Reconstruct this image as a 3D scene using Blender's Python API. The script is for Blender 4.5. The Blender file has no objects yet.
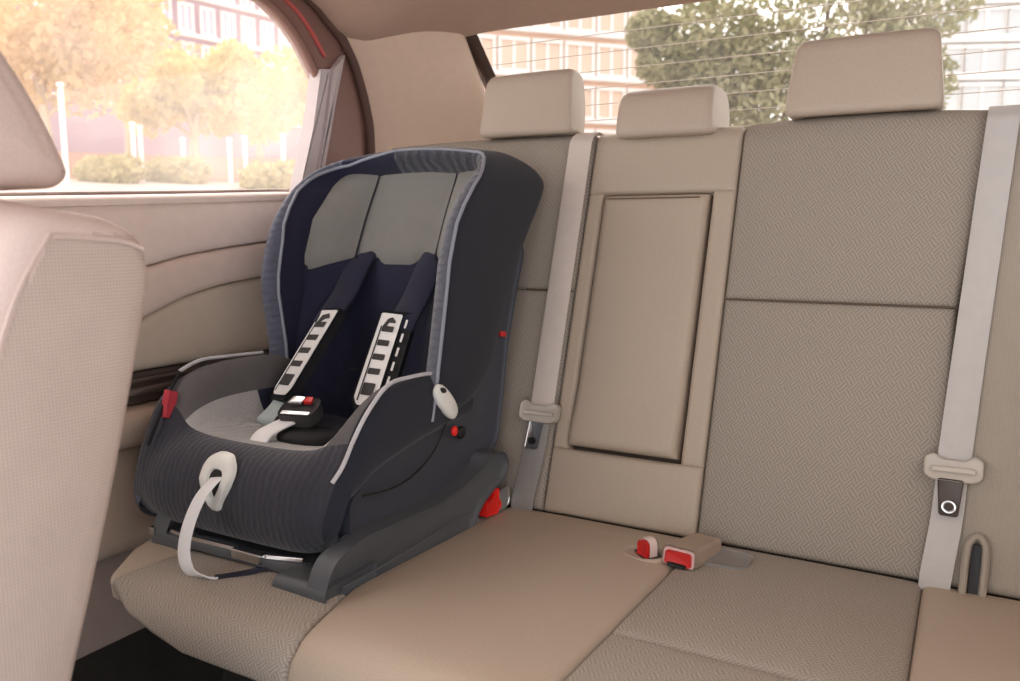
import bpy, math, random
from mathutils import Vector, Matrix, noise
random.seed(7)
D = bpy.data; COL = bpy.context.scene.collection
R = math.radians

# ------------------------------------------------------------------ materials
def srgb(c):
    return tuple((v/255/12.92 if v/255 <= .04045 else ((v/255+.055)/1.055)**2.4) for v in c) + (1,)

class NT:
    def __init__(s, name):
        s.m = D.materials.new(name); s.m.use_nodes = True
        s.t = s.m.node_tree; s.n = s.t.nodes; s.l = s.t.links
        s.b = s.n['Principled BSDF']; s.out = s.n['Material Output']
    def add(s, typ, **kw):
        nd = s.n.new(typ)
        for k, v in kw.items():
            if k in nd.inputs.keys() if isinstance(k, str) else False: nd.inputs[k].default_value = v
            else: setattr(nd, k, v)
        return nd
    def math(s, op, a, b=None):
        nd = s.n.new('ShaderNodeMath'); nd.operation = op
        for i, v in enumerate((a, b)):
            if v is None: continue
            if isinstance(v, (int, float)): nd.inputs[i].default_value = v
            else: s.l.new(v, nd.inputs[i])
        return nd.outputs[0]
    def coord(s, kind='Object'):
        return s.n.new('ShaderNodeTexCoord').outputs[kind]
    def sep(s, v):
        nd = s.n.new('ShaderNodeSeparateXYZ'); s.l.new(v, nd.inputs[0]); return nd.outputs
    def noise(s, scale, detail=2, vec=None, stretch=None):
        nd = s.n.new('ShaderNodeTexNoise'); nd.inputs['Scale'].default_value = scale; nd.inputs['Detail'].default_value = detail
        v = vec or s.coord()
        if stretch:
            mp = s.n.new('ShaderNodeMapping'); mp.inputs['Scale'].default_value = stretch; s.l.new(v, mp.inputs[0]); v = mp.outputs[0]
        s.l.new(v, nd.inputs['Vector']); return nd.outputs['Fac']
    def mix(s, fac, c1, c2):
        nd = s.n.new('ShaderNodeMix'); nd.data_type = 'RGBA'
        if isinstance(fac, (int, float)): nd.inputs[0].default_value = fac
        else: s.l.new(fac, nd.inputs[0])
        for i, c in ((6, c1), (7, c2)):
            if isinstance(c, tuple): nd.inputs[i].default_value = c
            else: s.l.new(c, nd.inputs[i])
        return nd.outputs[2]
    def bump(s, h, strength=.3, dist=.002):
        nd = s.n.new('ShaderNodeBump'); nd.inputs['Strength'].default_value = strength; nd.inputs['Distance'].default_value = dist
        s.l.new(h, nd.inputs['Height']); s.l.new(nd.outputs[0], s.b.inputs['Normal'])
    def base(s, c):
        if isinstance(c, tuple): s.b.inputs['Base Color'].default_value = c
        else: s.l.new(c, s.b.inputs['Base Color'])
    def rng(s, v, a, b):
        nd = s.n.new('ShaderNodeMapRange'); nd.inputs[1].default_value = a; nd.inputs[2].default_value = b
        s.l.new(v, nd.inputs[0]); return nd.outputs[0]

def plain(name, c, rough=.6, metal=0, var=.025, nscale=40, bump=.1, bscale=300, bdist=.001, sheen=0, spec=.5):
    t = NT(name); c = srgb(c)
    d = tuple(v*(1-var*2) for v in c[:3]) + (1,)
    t.base(t.mix(t.rng(t.noise(nscale), .3, .7), d, c))
    t.b.inputs['Roughness'].default_value = rough; t.b.inputs['Metallic'].default_value = metal
    t.b.inputs['Specular IOR Level'].default_value = spec
    if sheen: t.b.inputs['Sheen Weight'].default_value = sheen
    if bump: t.bump(t.noise(bscale, 2), bump, bdist)
    return t.m

def weave_cloth(name, c, dark, axis):
    """upholstery cloth: short diagonal strokes in a basket weave"""
    t = NT(name); o = t.sep(t.coord()); x = o[0]; y = o[axis] if axis == 2 else t.math('ADD', o[1], o[2])
    s = .0195
    wob = t.math('MULTIPLY', t.math('SUBTRACT', t.noise(60), .5), .35)
    u = t.math('ADD', t.math('DIVIDE', t.math('ADD', x, t.math('MULTIPLY', y, .62)), s), wob)
    v = t.math('ADD', t.math('DIVIDE', t.math('SUBTRACT', x, t.math('MULTIPLY', y, .85)), s), wob)
    par = t.math('MODULO', t.math('ADD', t.math('ADD', t.math('FLOOR', u), t.math('FLOOR', v)), 2000), 2)
    fu = t.math('PINGPONG', t.math('MULTIPLY', u, 3), .5); fv = t.math('PINGPONG', t.math('MULTIPLY', v, 3), .5)
    inv = t.math('SUBTRACT', 1, par)
    f = t.math('ADD', t.math('MULTIPLY', fu, par), t.math('MULTIPLY', fv, inv))
    line = t.rng(f, .14, .34)
    col = t.mix(line, srgb(dark), srgb(c))
    fine = t.rng(t.noise(420, 2), .25, .75)
    col2 = t.mix(.22, col, t.mix(fine, tuple(v*.6 for v in srgb(c)[:3])+(1,), srgb(c)))
    t.base(col2); t.b.inputs['Roughness'].default_value = .9; t.b.inputs['Specular IOR Level'].default_value = .2
    t.bump(t.math('ADD', t.math('MULTIPLY', line, .8), t.math('MULTIPLY', fine, .5)), .2, .0012)
    return t.m

def dotted_cloth(name, c, dark, a, b, step, amount=.7):
    t = NT(name); o = t.sep(t.coord())
    k = 2*math.pi/step
    s1 = t.math('SINE', t.math('MULTIPLY', t.math('ADD', o[a], o[b]), k)); s2 = t.math('SINE', t.math('MULTIPLY', t.math('SUBTRACT', o[a], o[b]), k))
    f = t.rng(t.math('MULTIPLY', s1, s2), -.6, .6)
    lo = t.mix(amount, srgb(c), srgb(dark))
    col = t.mix(f, lo, srgb(c))
    t.base(t.mix(t.rng(t.noise(25), .3, .7), t.mix(.12, col, srgb(dark)), col)); t.b.inputs['Roughness'].default_value = .85; t.b.inputs['Specular IOR Level'].default_value = .25
    t.bump(f, .3, .001)
    return t.m

def leatherette(name, c, rough=.55):
    t = NT(name); c = srgb(c)
    vor = t.n.new('ShaderNodeTexVoronoi'); vor.inputs['Scale'].default_value = 420; t.l.new(t.coord(), vor.inputs['Vector'])
    g = t.rng(vor.outputs['Distance'], 0, .7)
    d = tuple(v*.88 for v in c[:3])+(1,)
    t.base(t.mix(t.math('MULTIPLY', t.rng(t.noise(9), .3, .7), .25), t.mix(g, d, c), d))
    t.b.inputs['Roughness'].default_value = rough; t.b.inputs['Specular IOR Level'].default_value = .35
    t.bump(g, .18, .0008)
    return t.m

def gathered(name, c, freq, strength=.5, rough=.8, axis=0, dist=.004):
    """stretch fabric gathered into folds along its seam (UV.x runs along the seam)"""
    t = NT(name); uv = t.sep(t.coord('UV'))
    n = t.noise(30, 3)
    w = t.math('SINE', t.math('ADD', t.math('MULTIPLY', uv[axis], freq), t.math('MULTIPLY', n, 9)))
    fine = t.rng(t.noise(700, 2), .3, .7)
    cc = srgb(c); d = tuple(v*.6 for v in cc[:3])+(1,)
    t.base(t.mix(fine, d, cc)); t.b.inputs['Roughness'].default_value = rough; t.b.inputs['Specular IOR Level'].default_value = .3
    t.b.inputs['Sheen Weight'].default_value = .25
    t.bump(t.math('ADD', t.math('MULTIPLY', w, .5), t.math('MULTIPLY', fine, .25)), strength, dist)
    return t.m

def glass_mat(name, tint, haze):
    t = NT(name); t.n.remove(t.b)
    tr = t.add('ShaderNodeBsdfTransparent'); tr.inputs[0].default_value = tint
    gl = t.add('ShaderNodeBsdfGlossy'); gl.inputs['Roughness'].default_value = .02
    tl = t.add('ShaderNodeBsdfTranslucent'); tl.inputs[0].default_value = (1, .95, .9, 1)
    m1 = t.add('ShaderNodeMixShader'); m1.inputs[0].default_value = haze
    if haze:
        nz = t.math('MULTIPLY', t.rng(t.noise(3, 3), .2, .8), haze*2); t.l.new(nz, m1.inputs[0])
    t.l.new(tr.outputs[0], m1.inputs[1]); t.l.new(tl.outputs[0], m1.inputs[2])
    m2 = t.add('ShaderNodeMixShader'); m2.inputs[0].default_value = .03
    t.l.new(m1.outputs[0], m2.inputs[1]); t.l.new(gl.outputs[0], m2.inputs[2])
    t.l.new(m2.outputs[0], t.out.inputs[0])
    return t.m

def leaf_mat(name, c1, c2, trans=.4):
    t = NT(name); t.n.remove(t.b)
    info = t.n.new('ShaderNodeNewGeometry')
    col = t.mix(info.outputs['Random Per Island'], srgb(c1), srgb(c2))
    df = t.add('ShaderNodeBsdfDiffuse'); tl = t.add('ShaderNodeBsdfTranslucent')
    t.l.new(col, df.inputs[0]); t.l.new(col, tl.inputs[0])
    mx = t.add('ShaderNodeMixShader'); mx.inputs[0].default_value = trans
    t.l.new(df.outputs[0], mx.inputs[1]); t.l.new(tl.outputs[0], mx.inputs[2]); t.l.new(mx.outputs[0], t.out.inputs[0])
    return t.m

M = {}
M['cloth_back'] = weave_cloth('woven cloth on backrest', (178, 168, 156), (150, 140, 129), 2)
M['cloth_seat'] = weave_cloth('woven cloth on cushion', (182, 172, 160), (153, 143, 132), 1)
M['leather'] = leatherette('beige leatherette', (194, 179, 161))
M['leather_warm'] = leatherette('tan leatherette', (194, 177, 158))
M['leather_rest'] = leatherette('headrest leatherette', (198, 181, 164), .45)
M['bolster'] = dotted_cloth('perforated bolster cloth', (182, 172, 158), (154, 144, 131), 0, 2, .006, .6)
M['mesh_cloth'] = dotted_cloth('front seat mesh cloth', (214, 194, 182), (150, 132, 122), 1, 2, .0062, .6)
M['front_leather'] = leatherette('front seat leatherette', (216, 194, 184), .5)
M['skirt'] = plain('brown seat cloth', (140, 118, 98), .9)
M['seam'] = plain('dark seam', (112, 97, 84), .9)
M['gap'] = plain('shadow gap lining', (92, 80, 70), .95)
M['belt'] = plain('belt webbing', (206, 202, 198), .7, bscale=900, bump=.3)
M['beltw'] = plain('belt webbing warm', (222, 210, 200), .7, bscale=900, bump=.3)
M['belt_grey'] = plain('belt webbing grey', (150, 146, 142), .75, bscale=900, bump=.3)
M['belt_plastic'] = plain('belt plastic', (205, 196, 184), .4, bump=.02)
M['steel'] = plain('steel', (225, 225, 225), .25, 1, .03, bump=.02)
M['brown_plastic'] = plain('dark brown plastic', (78, 66, 58), .4, bump=.05)
M['tan_plastic'] = plain('tan plastic', (178, 158, 140), .5, bump=.05)
M['red'] = plain('red plastic', (214, 44, 42), .4, bump=.02)
M['red_bright'] = plain('bright red plastic', (245, 40, 30), .4, bump=.02)
M['pinkwhite'] = plain('pale rim plastic', (238, 214, 206), .4, bump=.02)
M['black'] = plain('black plastic', (22, 22, 24), .5, bump=.05)
M['ceil'] = plain('headliner cloth', (168, 142, 126), .95, bump=.2, bscale=500)
M['pillar'] = plain('pillar trim plastic', (208, 182, 162), .65, bump=.08, bscale=500)
M['frame'] = plain('door frame plastic', (132, 98, 88), .55, bump=.05)
M['seal'] = plain('rubber seal', (92, 66, 58), .7, bump=.05)
M['frit'] = plain('black glass border', (70, 52, 46), .4, bump=0)
M['strip'] = plain('pale divider bar', (205, 192, 192), .4, bump=.03)
M['redline'] = plain('red seal line', (196, 92, 88), .6, bump=.02)
M['door_top'] = plain('door top trim', (238, 222, 213), .55, bump=.08, bscale=500)
M['door_band'] = plain('door band trim', (230, 211, 199), .6, bump=.1, bscale=500)
M['door_cloth'] = plain('door cloth insert', (210, 196, 178), .9, bump=.3, bscale=700)
M['door_low'] = plain('door lower plastic', (202, 184, 166), .6, bump=.08)
M['door_dark'] = plain('dark door plastic', (88, 76, 68), .4, bump=.05)
M['sill_trim'] = plain('sill plastic', (176, 160, 152), .6, bump=.05)
M['carpet'] = plain('dark carpet', (48, 46, 42), .98, var=.2, nscale=8, bump=.8, bscale=260, bdist=.004)
M['navy'] = plain('navy fabric', (36, 37, 58), .85, bump=.35, bscale=650, sheen=.15, spec=.25)
M['navy_gather'] = gathered('charcoal gathered fabric', (59, 60, 70), 520, .2)
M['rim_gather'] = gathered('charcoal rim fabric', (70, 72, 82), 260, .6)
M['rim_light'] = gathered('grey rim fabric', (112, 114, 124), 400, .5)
M['lit_rim_gather'] = gathered('lit rim fabric', (104, 108, 126), 420, .6)  # rim fabric lightened, window light on the left painted into its colour
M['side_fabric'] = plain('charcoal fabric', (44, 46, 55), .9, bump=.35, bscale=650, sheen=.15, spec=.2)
M['grey_fabric'] = plain('grey seat fabric', (134, 133, 129), .9, bump=.35, bscale=650, spec=.2)
M['bolster_fabric'] = plain('dark grey bolster fabric', (102, 100, 101), .9, bump=.35, bscale=650, spec=.2)
M['lightgrey'] = gathered('light grey gathered fabric', (196, 195, 193), 420, .5)
M['piping'] = plain('grey blue piping', (150, 154, 166), .8, bump=.4, bscale=500)
M['piping_highlight'] = plain('highlight piping', (206, 206, 210), .8, bump=.4, bscale=500)  # lighter copy of the piping, bright edge highlight painted in
M['shell'] = plain('charcoal shell plastic', (66, 69, 79), .5, bump=.12, bscale=800)
M['base'] = plain('grey base plastic', (90, 93, 97), .5, bump=.12, bscale=800)
M['white_plastic'] = plain('white plastic', (250, 249, 246), .4, bump=.02)
M['cream_plastic'] = plain('cream plastic', (246, 247, 240), .35, bump=.02)
M['white_strap'] = plain('white webbing', (250, 250, 250), .7, bscale=900, bump=.3)
M['grey_strap'] = plain('pale grey webbing', (186, 198, 198), .6, bscale=900, bump=.3)
M['navy_strap'] = plain('navy webbing', (40, 42, 60), .75, bscale=900, bump=.3)
M['print_white'] = plain('white print', (244, 244, 242), .6, bump=.02)
M['print_dark'] = plain('dark print', (62, 60, 60), .7, bump=.02)
M['print_black'] = plain('black pad edge', (20, 20, 24), .8, bump=.1)
M['tag'] = plain('red cloth tag', (196, 62, 74), .8, bump=.1)
M['lit_side_fabric'] = plain('lit outer side fabric', (96, 100, 116), .9, bump=.35, bscale=500, spec=.2)  # lighter copy of the charcoal side fabric, daylight put into the colour
M['glass_side'] = glass_mat('door glass with glare veil', (1, .985, .97, 1), .085)  # pale translucent veil mixed into the pane imitates glare
M['glass_rear'] = glass_mat('rear glass', (.92, .92, .9, 1), .02)
M['wire'] = plain('heater wire', (206, 190, 176), .5, bump=0)
M['bark'] = plain('bark', (110, 88, 72), .9, bscale=40, bump=.6, bdist=.02)
M['pale_bark'] = plain('pale bark', (196, 176, 152), .9, bscale=40, bump=.6, bdist=.02)
M['leaf_green'] = leaf_mat('olive leaves', (142, 138, 102), (188, 179, 144), .3)
M['leaf_yellow'] = leaf_mat('yellow leaves', (212, 192, 124), (228, 212, 158), .5)
M['leaf_gold'] = leaf_mat('golden leaves', (208, 178, 128), (226, 202, 160), .5)
M['hedge'] = leaf_mat('hedge leaves', (186, 174, 122), (208, 196, 150), .4)
M['brick'] = plain('orange brick facade', (222, 182, 156), .9, nscale=3)
M['lilac_wall'] = plain('mauve facade', (162, 136, 152), .9, nscale=2)
M['white_wall'] = plain('white facade', (236, 228, 224), .85, nscale=2)
M['grey_wall'] = plain('grey facade', (196, 194, 196), .85, nscale=2)
M['pane'] = plain('window pane outside', (226, 194, 172), .25, bump=0, nscale=1)
M['pane_grey'] = plain('grey window pane', (206, 205, 206), .2, bump=0, nscale=1)
M['pane_pale'] = plain('pale window pane', (196, 178, 196), .2, bump=0, nscale=1)
M['paving'] = plain('pale paving', (206, 186, 174), .9, nscale=1.5)
M['lawn'] = plain('dry lawn', (206, 186, 140), .95, nscale=6)
M['wall_stone'] = plain('pale stone wall', (204, 158, 140), .9, nscale=3)
M['post_white'] = plain('white paint', (244, 236, 230), .5, bump=0)

# ------------------------------------------------------------------ object helpers
MW = {}
def props(o, label=None, cat=None, group=None, kind=None):
    if label: o['label'] = label
    if cat: o['category'] = cat
    if group: o['group'] = group
    if kind: o['kind'] = kind
    return o
def empty(name, loc, rx=0, **kw):
    o = D.objects.new(name, None); COL.objects.link(o); o.location = loc; o.rotation_euler = (rx, 0, 0)
    o.empty_display_size = .05
    MW[o] = Matrix.Translation(loc) @ Matrix.Rotation(rx, 4, 'X')
    return props(o, **kw)
def mesh(name, geo, mats, parent=None, local=False, smooth=True, sharp=45, sub=0, **kw):
    """geo = (verts, faces, face_mats|None, uvs|None); verts in world space unless local"""
    vs, fs = geo[0], geo[1]; fm = geo[2] if len(geo) > 2 else None; uv = geo[3] if len(geo) > 3 else None
    me = D.meshes.new(name)
    loc = Vector((0, 0, 0))
    vs = [Vector(v) for v in vs]
    if parent is not None:
        if not local:
            inv = MW[parent].inverted(); vs = [inv @ v for v in vs]
    elif not local:
        mn = [min(v[i] for v in vs) for i in range(3)]; mx = [max(v[i] for v in vs) for i in range(3)]
        loc = Vector(((mn[0]+mx[0])/2, (mn[1]+mx[1])/2, mn[2])); vs = [v-loc for v in vs]
    me.from_pydata([tuple(v) for v in vs], [], [tuple(f) for f in fs])
    if not isinstance(mats, (list, tuple)): mats = [mats]
    for m in mats: me.materials.append(M[m])
    if fm:
        for p, i in zip(me.polygons, fm): p.material_index = i
    if uv:
        l = me.uv_layers.new(name='UVMap')
        for lp in me.loops: l.data[lp.index].uv = uv[lp.vertex_index]
    me.validate(); me.update()
    if smooth:
        for p in me.polygons: p.use_smooth = True
        if sharp and not sub: me.set_sharp_from_angle(angle=R(sharp))
    o = D.objects.new(name, me); COL.objects.link(o); o.location = loc
    if parent is not None: o.parent = parent
    MW[o] = (MW[parent].copy() if parent is not None else Matrix.Translation(loc))
    if sub:
        s = o.modifiers.new('Subdivision', 'SUBSURF'); s.levels = sub; s.render_levels = sub
    return props(o, **kw)
def recalc(geo):
    import bmesh
    bm = bmesh.new(); vs = [bm.verts.new(v) for v in geo[0]]
    fl = []
    for i, f in enumerate(geo[1]):
        try:
            fc = bm.faces.new([vs[k] for k in f]); fc.material_index = geo[2][i] if len(geo) > 2 and geo[2] else 0
        except ValueError: pass
    bmesh.ops.recalc_face_normals(bm, faces=bm.faces)
    bm.verts.index_update()
    out = ([v.co.copy() for v in bm.verts], [[v.index for v in f.verts] for f in bm.faces], [f.material_index for f in bm.faces]) + ((geo[3],) if len(geo) > 3 else ())
    bm.free(); return out
def join(*gs):
    V, Fc, Fm = [], [], []
    for g in gs:
        o = len(V); V += list(g[0]); Fc += [[i+o for i in f] for f in g[1]]
        Fm += (g[2] if len(g) > 2 and g[2] else [0]*len(g[1]))
    return (V, Fc, Fm)
def setm(g, i): return (g[0], g[1], [i]*len(g[1]))
def xf(g, mat): return (([mat @ Vector(v) for v in g[0]],) + tuple(g[1:]))
def grid_geo(P, closed_u=False, closed_v=False, cap0=False, cap1=False, uv=None):
    """P[j][i] rows of points"""
    n, m = len(P), len(P[0]); V = [p for r in P for p in r]; Fc = []
    for j in range(n if closed_v else n-1):
        for i in range(m if closed_u else m-1):
            a = j*m+i; b = j*m+(i+1) % m; c = ((j+1) % n)*m+(i+1) % m; d = ((j+1) % n)*m+i
            Fc.append([a, b, c, d])
    if cap0: Fc.append(list(range(m-1, -1, -1)))
    if cap1: Fc.append([(n-1)*m+i for i in range(m)])
    return (V, Fc, None, uv) if uv else (V, Fc)
def lerp(tab, x):
    if x <= tab[0][0]: return tab[0][1]
    for (a, b), (c, d) in zip(tab, tab[1:]):
        if x <= c: return b+(d-b)*(x-a)/(c-a)
    return tab[-1][1]
def smooth_path(pts, n=8):
    """Catmull-Rom through the points"""
    P = [Vector(p) for p in pts]; out = []
    for i in range(len(P)-1):
        p0 = P[max(i-1, 0)]; p1 = P[i]; p2 = P[i+1]; p3 = P[min(i+2, len(P)-1)]
        for k in range(n):
            t = k/n
            out.append(.5*((2*p1)+(-p0+p2)*t+(2*p0-5*p1+4*p2-p3)*t*t+(-p0+3*p1-3*p2+p3)*t**3))
    out.append(P[-1]); return out
def tube(pts, r, seg=8, closed=False):
    P = [Vector(p) for p in pts]; rows = []; n = len(P); up = Vector((.13, .29, .95))
    for i, p in enumerate(P):
        t = ((P[(i+1) % n] if closed or i < n-1 else p) - (P[i-1] if closed or i > 0 else p)).normalized()
        a = t.cross(up)
        if a.length < .05: a = t.cross(Vector((1, 0, 0)))
        a.normalize(); b = a.cross(t).normalized(); up = b
        rr = r[i] if isinstance(r, (list, tuple)) else r
        rows.append([p+a*math.cos(2*math.pi*k/seg)*rr+b*math.sin(2*math.pi*k/seg)*rr for k in range(seg)])
    return recalc(grid_geo(rows, closed_u=True, closed_v=closed, cap0=not closed, cap1=not closed))
def ribbon(pts, wdir, width, th):
    """flat strap; wdir = width direction (vector or list), rounded thin section"""
    P = [Vector(p) for p in pts]; rows = []; n = len(P)
    for i, p in enumerate(P):
        t = (P[min(i+1, n-1)]-P[max(i-1, 0)]).normalized()
        w = Vector(wdir[i] if isinstance(wdir[0], (list, tuple, Vector)) else wdir)
        w = (w-t*w.dot(t)).normalized(); nn = w.cross(t)
        h = (width[i] if isinstance(width, (list, tuple)) else width)/2; q = th/2; e = min(q, h*.2)
        rows.append([p+w*a+nn*b for a, b in ((-h, -q*.5), (-h+e, -q), (h-e, -q), (h, -q*.5), (h, q*.5), (h-e, q), (-h+e, q), (-h, q*.5))])
    return recalc(grid_geo(rows, closed_u=True, cap0=True, cap1=True))
def box(x0, x1, y0, y1, z0, z1):
    V = [(x, y, z) for x in (x0, x1) for y in (y0, y1) for z in (z0, z1)]
    return (V, [[0, 1, 3, 2], [4, 6, 7, 5], [0, 4, 5, 1], [2, 3, 7, 6], [0, 2, 6, 4], [1, 5, 7, 3]])
def inset(poly, d):
    n = len(poly); out = []
    for i in range(n):
        p, a, b = Vector(poly[i]), Vector(poly[i-1]), Vector(poly[(i+1) % n])
        e1 = (p-a).normalized(); e2 = (b-p).normalized()
        n1 = Vector((-e1.y, e1.x)); n2 = Vector((-e2.y, e2.x)); nn = n1+n2
        if nn.length < 1e-6: nn = n1
        nn.normalize(); k = d/max(nn.dot(n1), .5)
        out.append(p+nn*k)
    return out
def ccw(poly):
    a = sum(poly[i-1][0]*poly[i][1]-poly[i][0]*poly[i-1][1] for i in range(len(poly)))
    return list(poly) if a > 0 else list(poly)[::-1]
def rounded_poly(pts, rad, seg=5):
    out = []; n = len(pts)
    for i in range(n):
        p, a, b = Vector(pts[i][:2]), Vector(pts[i-1][:2]), Vector(pts[(i+1) % n][:2])
        r = pts[i][2] if len(pts[i]) > 2 else rad
        u = (a-p); v = (b-p); r = min(r, u.length*.48, v.length*.48)
        s = p+u.normalized()*r; e = p+v.normalized()*r
        for k in range(seg+1):
            t = k/seg; out.append((1-t)**2*s+2*t*(1-t)*p+t*t*e)
    return out
def extrude(poly, h0, h1, r=.004, seg=4, frame=None):
    """2-D outline extruded from h0 to h1 with rounded rims. frame maps (u, v, h) to 3-D; default (h, u, v)."""
    poly = ccw([Vector(p) for p in poly]); frame = frame or (lambda u, v, h: (h, u, v))
    rows = []
    for k in range(seg+1):
        a = math.pi/2*k/seg
        rows.append([frame(p.x, p.y, h0+r*(1-math.sin(a))) for p in inset(poly, r*(1-math.cos(a)) if False else r*(1-math.sin(math.pi/2-(math.pi/2-a))))] if False else
                    [frame(p.x, p.y, h0+r*(1-math.sin(a))) for p in inset(poly, r*(1-math.sin(math.acos(max(0, min(1, 1-math.sin(a)))))))])
    for k in range(seg, -1, -1):
        a = math.pi/2*k/seg
        rows.append([frame(p.x, p.y, h1-r*(1-math.sin(a))) for p in inset(poly, r*(1-math.sin(math.acos(max(0, min(1, 1-math.sin(a)))))))])
    return recalc(grid_geo(rows, closed_u=True, cap0=True, cap1=True))
def ellipsoid(c, rx, ry, rz, mat=None, nu=16, nv=10, p=1.0):
    rows = []
    f = lambda v: math.copysign(abs(v)**p, v)
    for j in range(nv+1):
        t = -math.pi/2+math.pi*j/nv
        t = max(-1.53, min(1.53, t))
        rows.append([Vector((rx*f(math.cos(t))*f(math.cos(2*math.pi*i/nu)), ry*f(math.cos(t))*f(math.sin(2*math.pi*i/nu)), rz*f(math.sin(t)))) for i in range(nu)])
    g = grid_geo(rows, closed_u=True, cap0=True, cap1=True)
    T = Matrix.Translation(c) @ (mat or Matrix.Identity(4))
    return recalc(xf(g, T))
def samples(a, b, r, n):
    """positions clustered at both rims"""
    out = [a, a+r*.08, a+r*.3, a+r*.6, a+r]
    for k in range(1, n): out.append(a+r+(b-a-2*r)*k/n)
    return out+[b-r, b-r*.6, b-r*.3, b-r*.08, b]
def panel(x0, x1, y0, y1, T, r, crown, depth, warp, nx=8, ny=10, taper=None):
    """soft upholstered panel: local plane (x, y), height h; warp(x, y, h) -> point; taper(x01, y) shifts x"""
    xs, ys = samples(x0, x1, r, nx), samples(y0, y1, r, ny)
    e = lambda d: math.sqrt(max(0, 1-(1-min(1, max(0, d)/r))**2))
    rows = []
    for y in ys:
        row = []
        for x in xs:
            h = T*min(e(x-x0), e(x1-x))*min(e(y-y0), e(y1-y))
            cx = (x-(x0+x1)/2)/((x1-x0)/2); cy = (y-(y0+y1)/2)/((y1-y0)/2)
            h += crown*(1-cx*cx)*(1-cy**4)
            xx = x+(taper(x, y) if taper else 0)
            row.append((xx, y, h))
        rows.append(row)
    n = len(rows); m = len(rows[0])
    V = [warp(*p) for row in rows for p in row]
    Fc = grid_geo([[0]*m]*n)[1]
    rim = [(0, i) for i in range(m)]+[(j, m-1) for j in range(1, n)]+[(n-1, i) for i in range(m-2, -1, -1)]+[(j, 0) for j in range(n-2, 0, -1)]
    o = len(V); V += [warp(rows[j][i][0], rows[j][i][1], -depth) for j, i in rim]
    k = len(rim)
    for q in range(k):
        j, i = rim[q]; j2, i2 = rim[(q+1) % k]
        Fc.append([j*m+i, o+q, o+(q+1) % k, j2*m+i2])
    Fc.append([o+q for q in range(k)])
    return recalc((V, Fc))

# ================================================================== THE CAR
# ---- rear bench cushion (local frame: origin on the crease, x across the car, -y towards the windscreen)
CUSH = dict(loc=(0, 1.35, .367), rx=R(-2))
cush = empty('rear_bench_cushion', CUSH['loc'], CUSH['rx'], label='beige rear bench cushion under the child car seat', cat='seat cushion')
LF, RB = .612, .05
def cw(x, q, h):
    """front lip rolls over and falls to the floor"""
    if x < -.9: q = q-lerp([(0, 0), (.12, .03), (.205, .075), (.27, .16), (.315, .26), (.35, .40)], -.9-x)*min(1, max(0, q)/.6)   # the bench end by the door curves back
    if q <= LF: return (x, -q, h)
    a = (q-LF)/RB
    if a <= math.pi/2: return (x, -(LF+(RB+h)*math.sin(a)), -RB+(RB+h)*math.cos(a))
    d = q-LF-RB*math.pi/2
    return (x, -(LF+RB+h)+d*.28, -RB-d)
QF = LF+RB*math.pi/2+.012
def cpanel(name, mats, x0, x1, q0, q1, T=.012, r=.011, crown=.006, ny=22, nx=6, taper=None, **kw):
    return mesh(name, panel(x0, x1, q0, q1, T, r, crown, .03, lambda x, y, h: cw(x, y, h-T), nx=nx, ny=ny, taper=taper), mats, cush, local=True, **kw)
cpanel('seat_bolster', 'leather', -1.245, -1.095, -.008, QF, r=.022, crown=.0)
sl = lambda q: .052*max(0, min(1, (q-.47)/.17))
cpanel('cloth_panel', 'cloth_seat', -1.095, -.764, -.008, QF, taper=lambda x, q: sl(q)*(x+1.095)/.331)
cpanel('center_panel', 'leather_warm', -.764, -.384, -.008, QF, crown=.012, nx=8, taper=lambda x, q: sl(q)*(-.384-x)/.380)
cpanel('cloth_panel', 'cloth_seat', -.384, -.033, -.008, .402)
cpanel('cloth_panel', 'cloth_seat', -.384, -.033, .402, QF)
cpanel('seat_bolster', 'leather_warm', -.033, .235, -.008, QF, crown=.01)
core = panel(-1.21, .22, -.03, LF+.02, .01, .01, 0, .02, lambda x, q, h: cw(x, q, h-.035), ny=30)
mesh('seat_core', core, 'gap', cush, local=True)
mesh('seat_pedestal', box(-1.10, .22, -.42, 0, -.385, -.05), 'carpet', cush, local=True)

# ---- rear backrest (local frame: origin on the crease, z up along the reclined back, -y out of the cushion face)
BT = .782
back = empty('rear_seat_backrest', (0, 1.35, .367), R(-18), label='beige rear seat backrest with woven cloth panels and folded centre armrest', cat='seat backrest')
def bw(x, t, h):
    """top edge rolls over backwards"""
    rr = .03; tt = BT-rr
    if t <= tt: return (x, -h, t)
    a = (t-tt)/rr
    if a <= math.pi/2: return (x, rr-(rr+h)*math.cos(a), tt+(rr+h)*math.sin(a))
    d = (t-tt)-rr*math.pi/2
    return (x, rr+d, tt+rr+h)
TT = BT-.03+.03*math.pi/2+.09
def bpanel(name, mats, x0, x1, t0, t1, T=.012, r=.010, crown=.006, nx=8, ny=18, taper=None, **kw):
    return mesh(name, panel(x0, x1, t0, t1, T, r, crown, .035, lambda x, y, h: bw(x, y, h-T), nx=nx, ny=ny, taper=taper), mats, back, local=True, **kw)
bpanel('cloth_panel', 'cloth_back', -1.235, -.692, .002, .441)
bpanel('cloth_panel', 'cloth_back', -1.235, -.692, .441, TT)
rt = lambda x, t: (.035*(t-.43)/.33 if t > .43 else .0)*max(0, (x+.388)/.37)
bpanel('cloth_panel', 'cloth_back', -.388, -.014, .002, .437, taper=rt, crown=.01)
bpanel('cloth_panel', 'cloth_back', -.388, -.014, .437, TT, taper=rt, crown=.01)
rt2 = lambda x, t: (.035*(t-.43)/.33 if t > .43 else .0)
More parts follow.
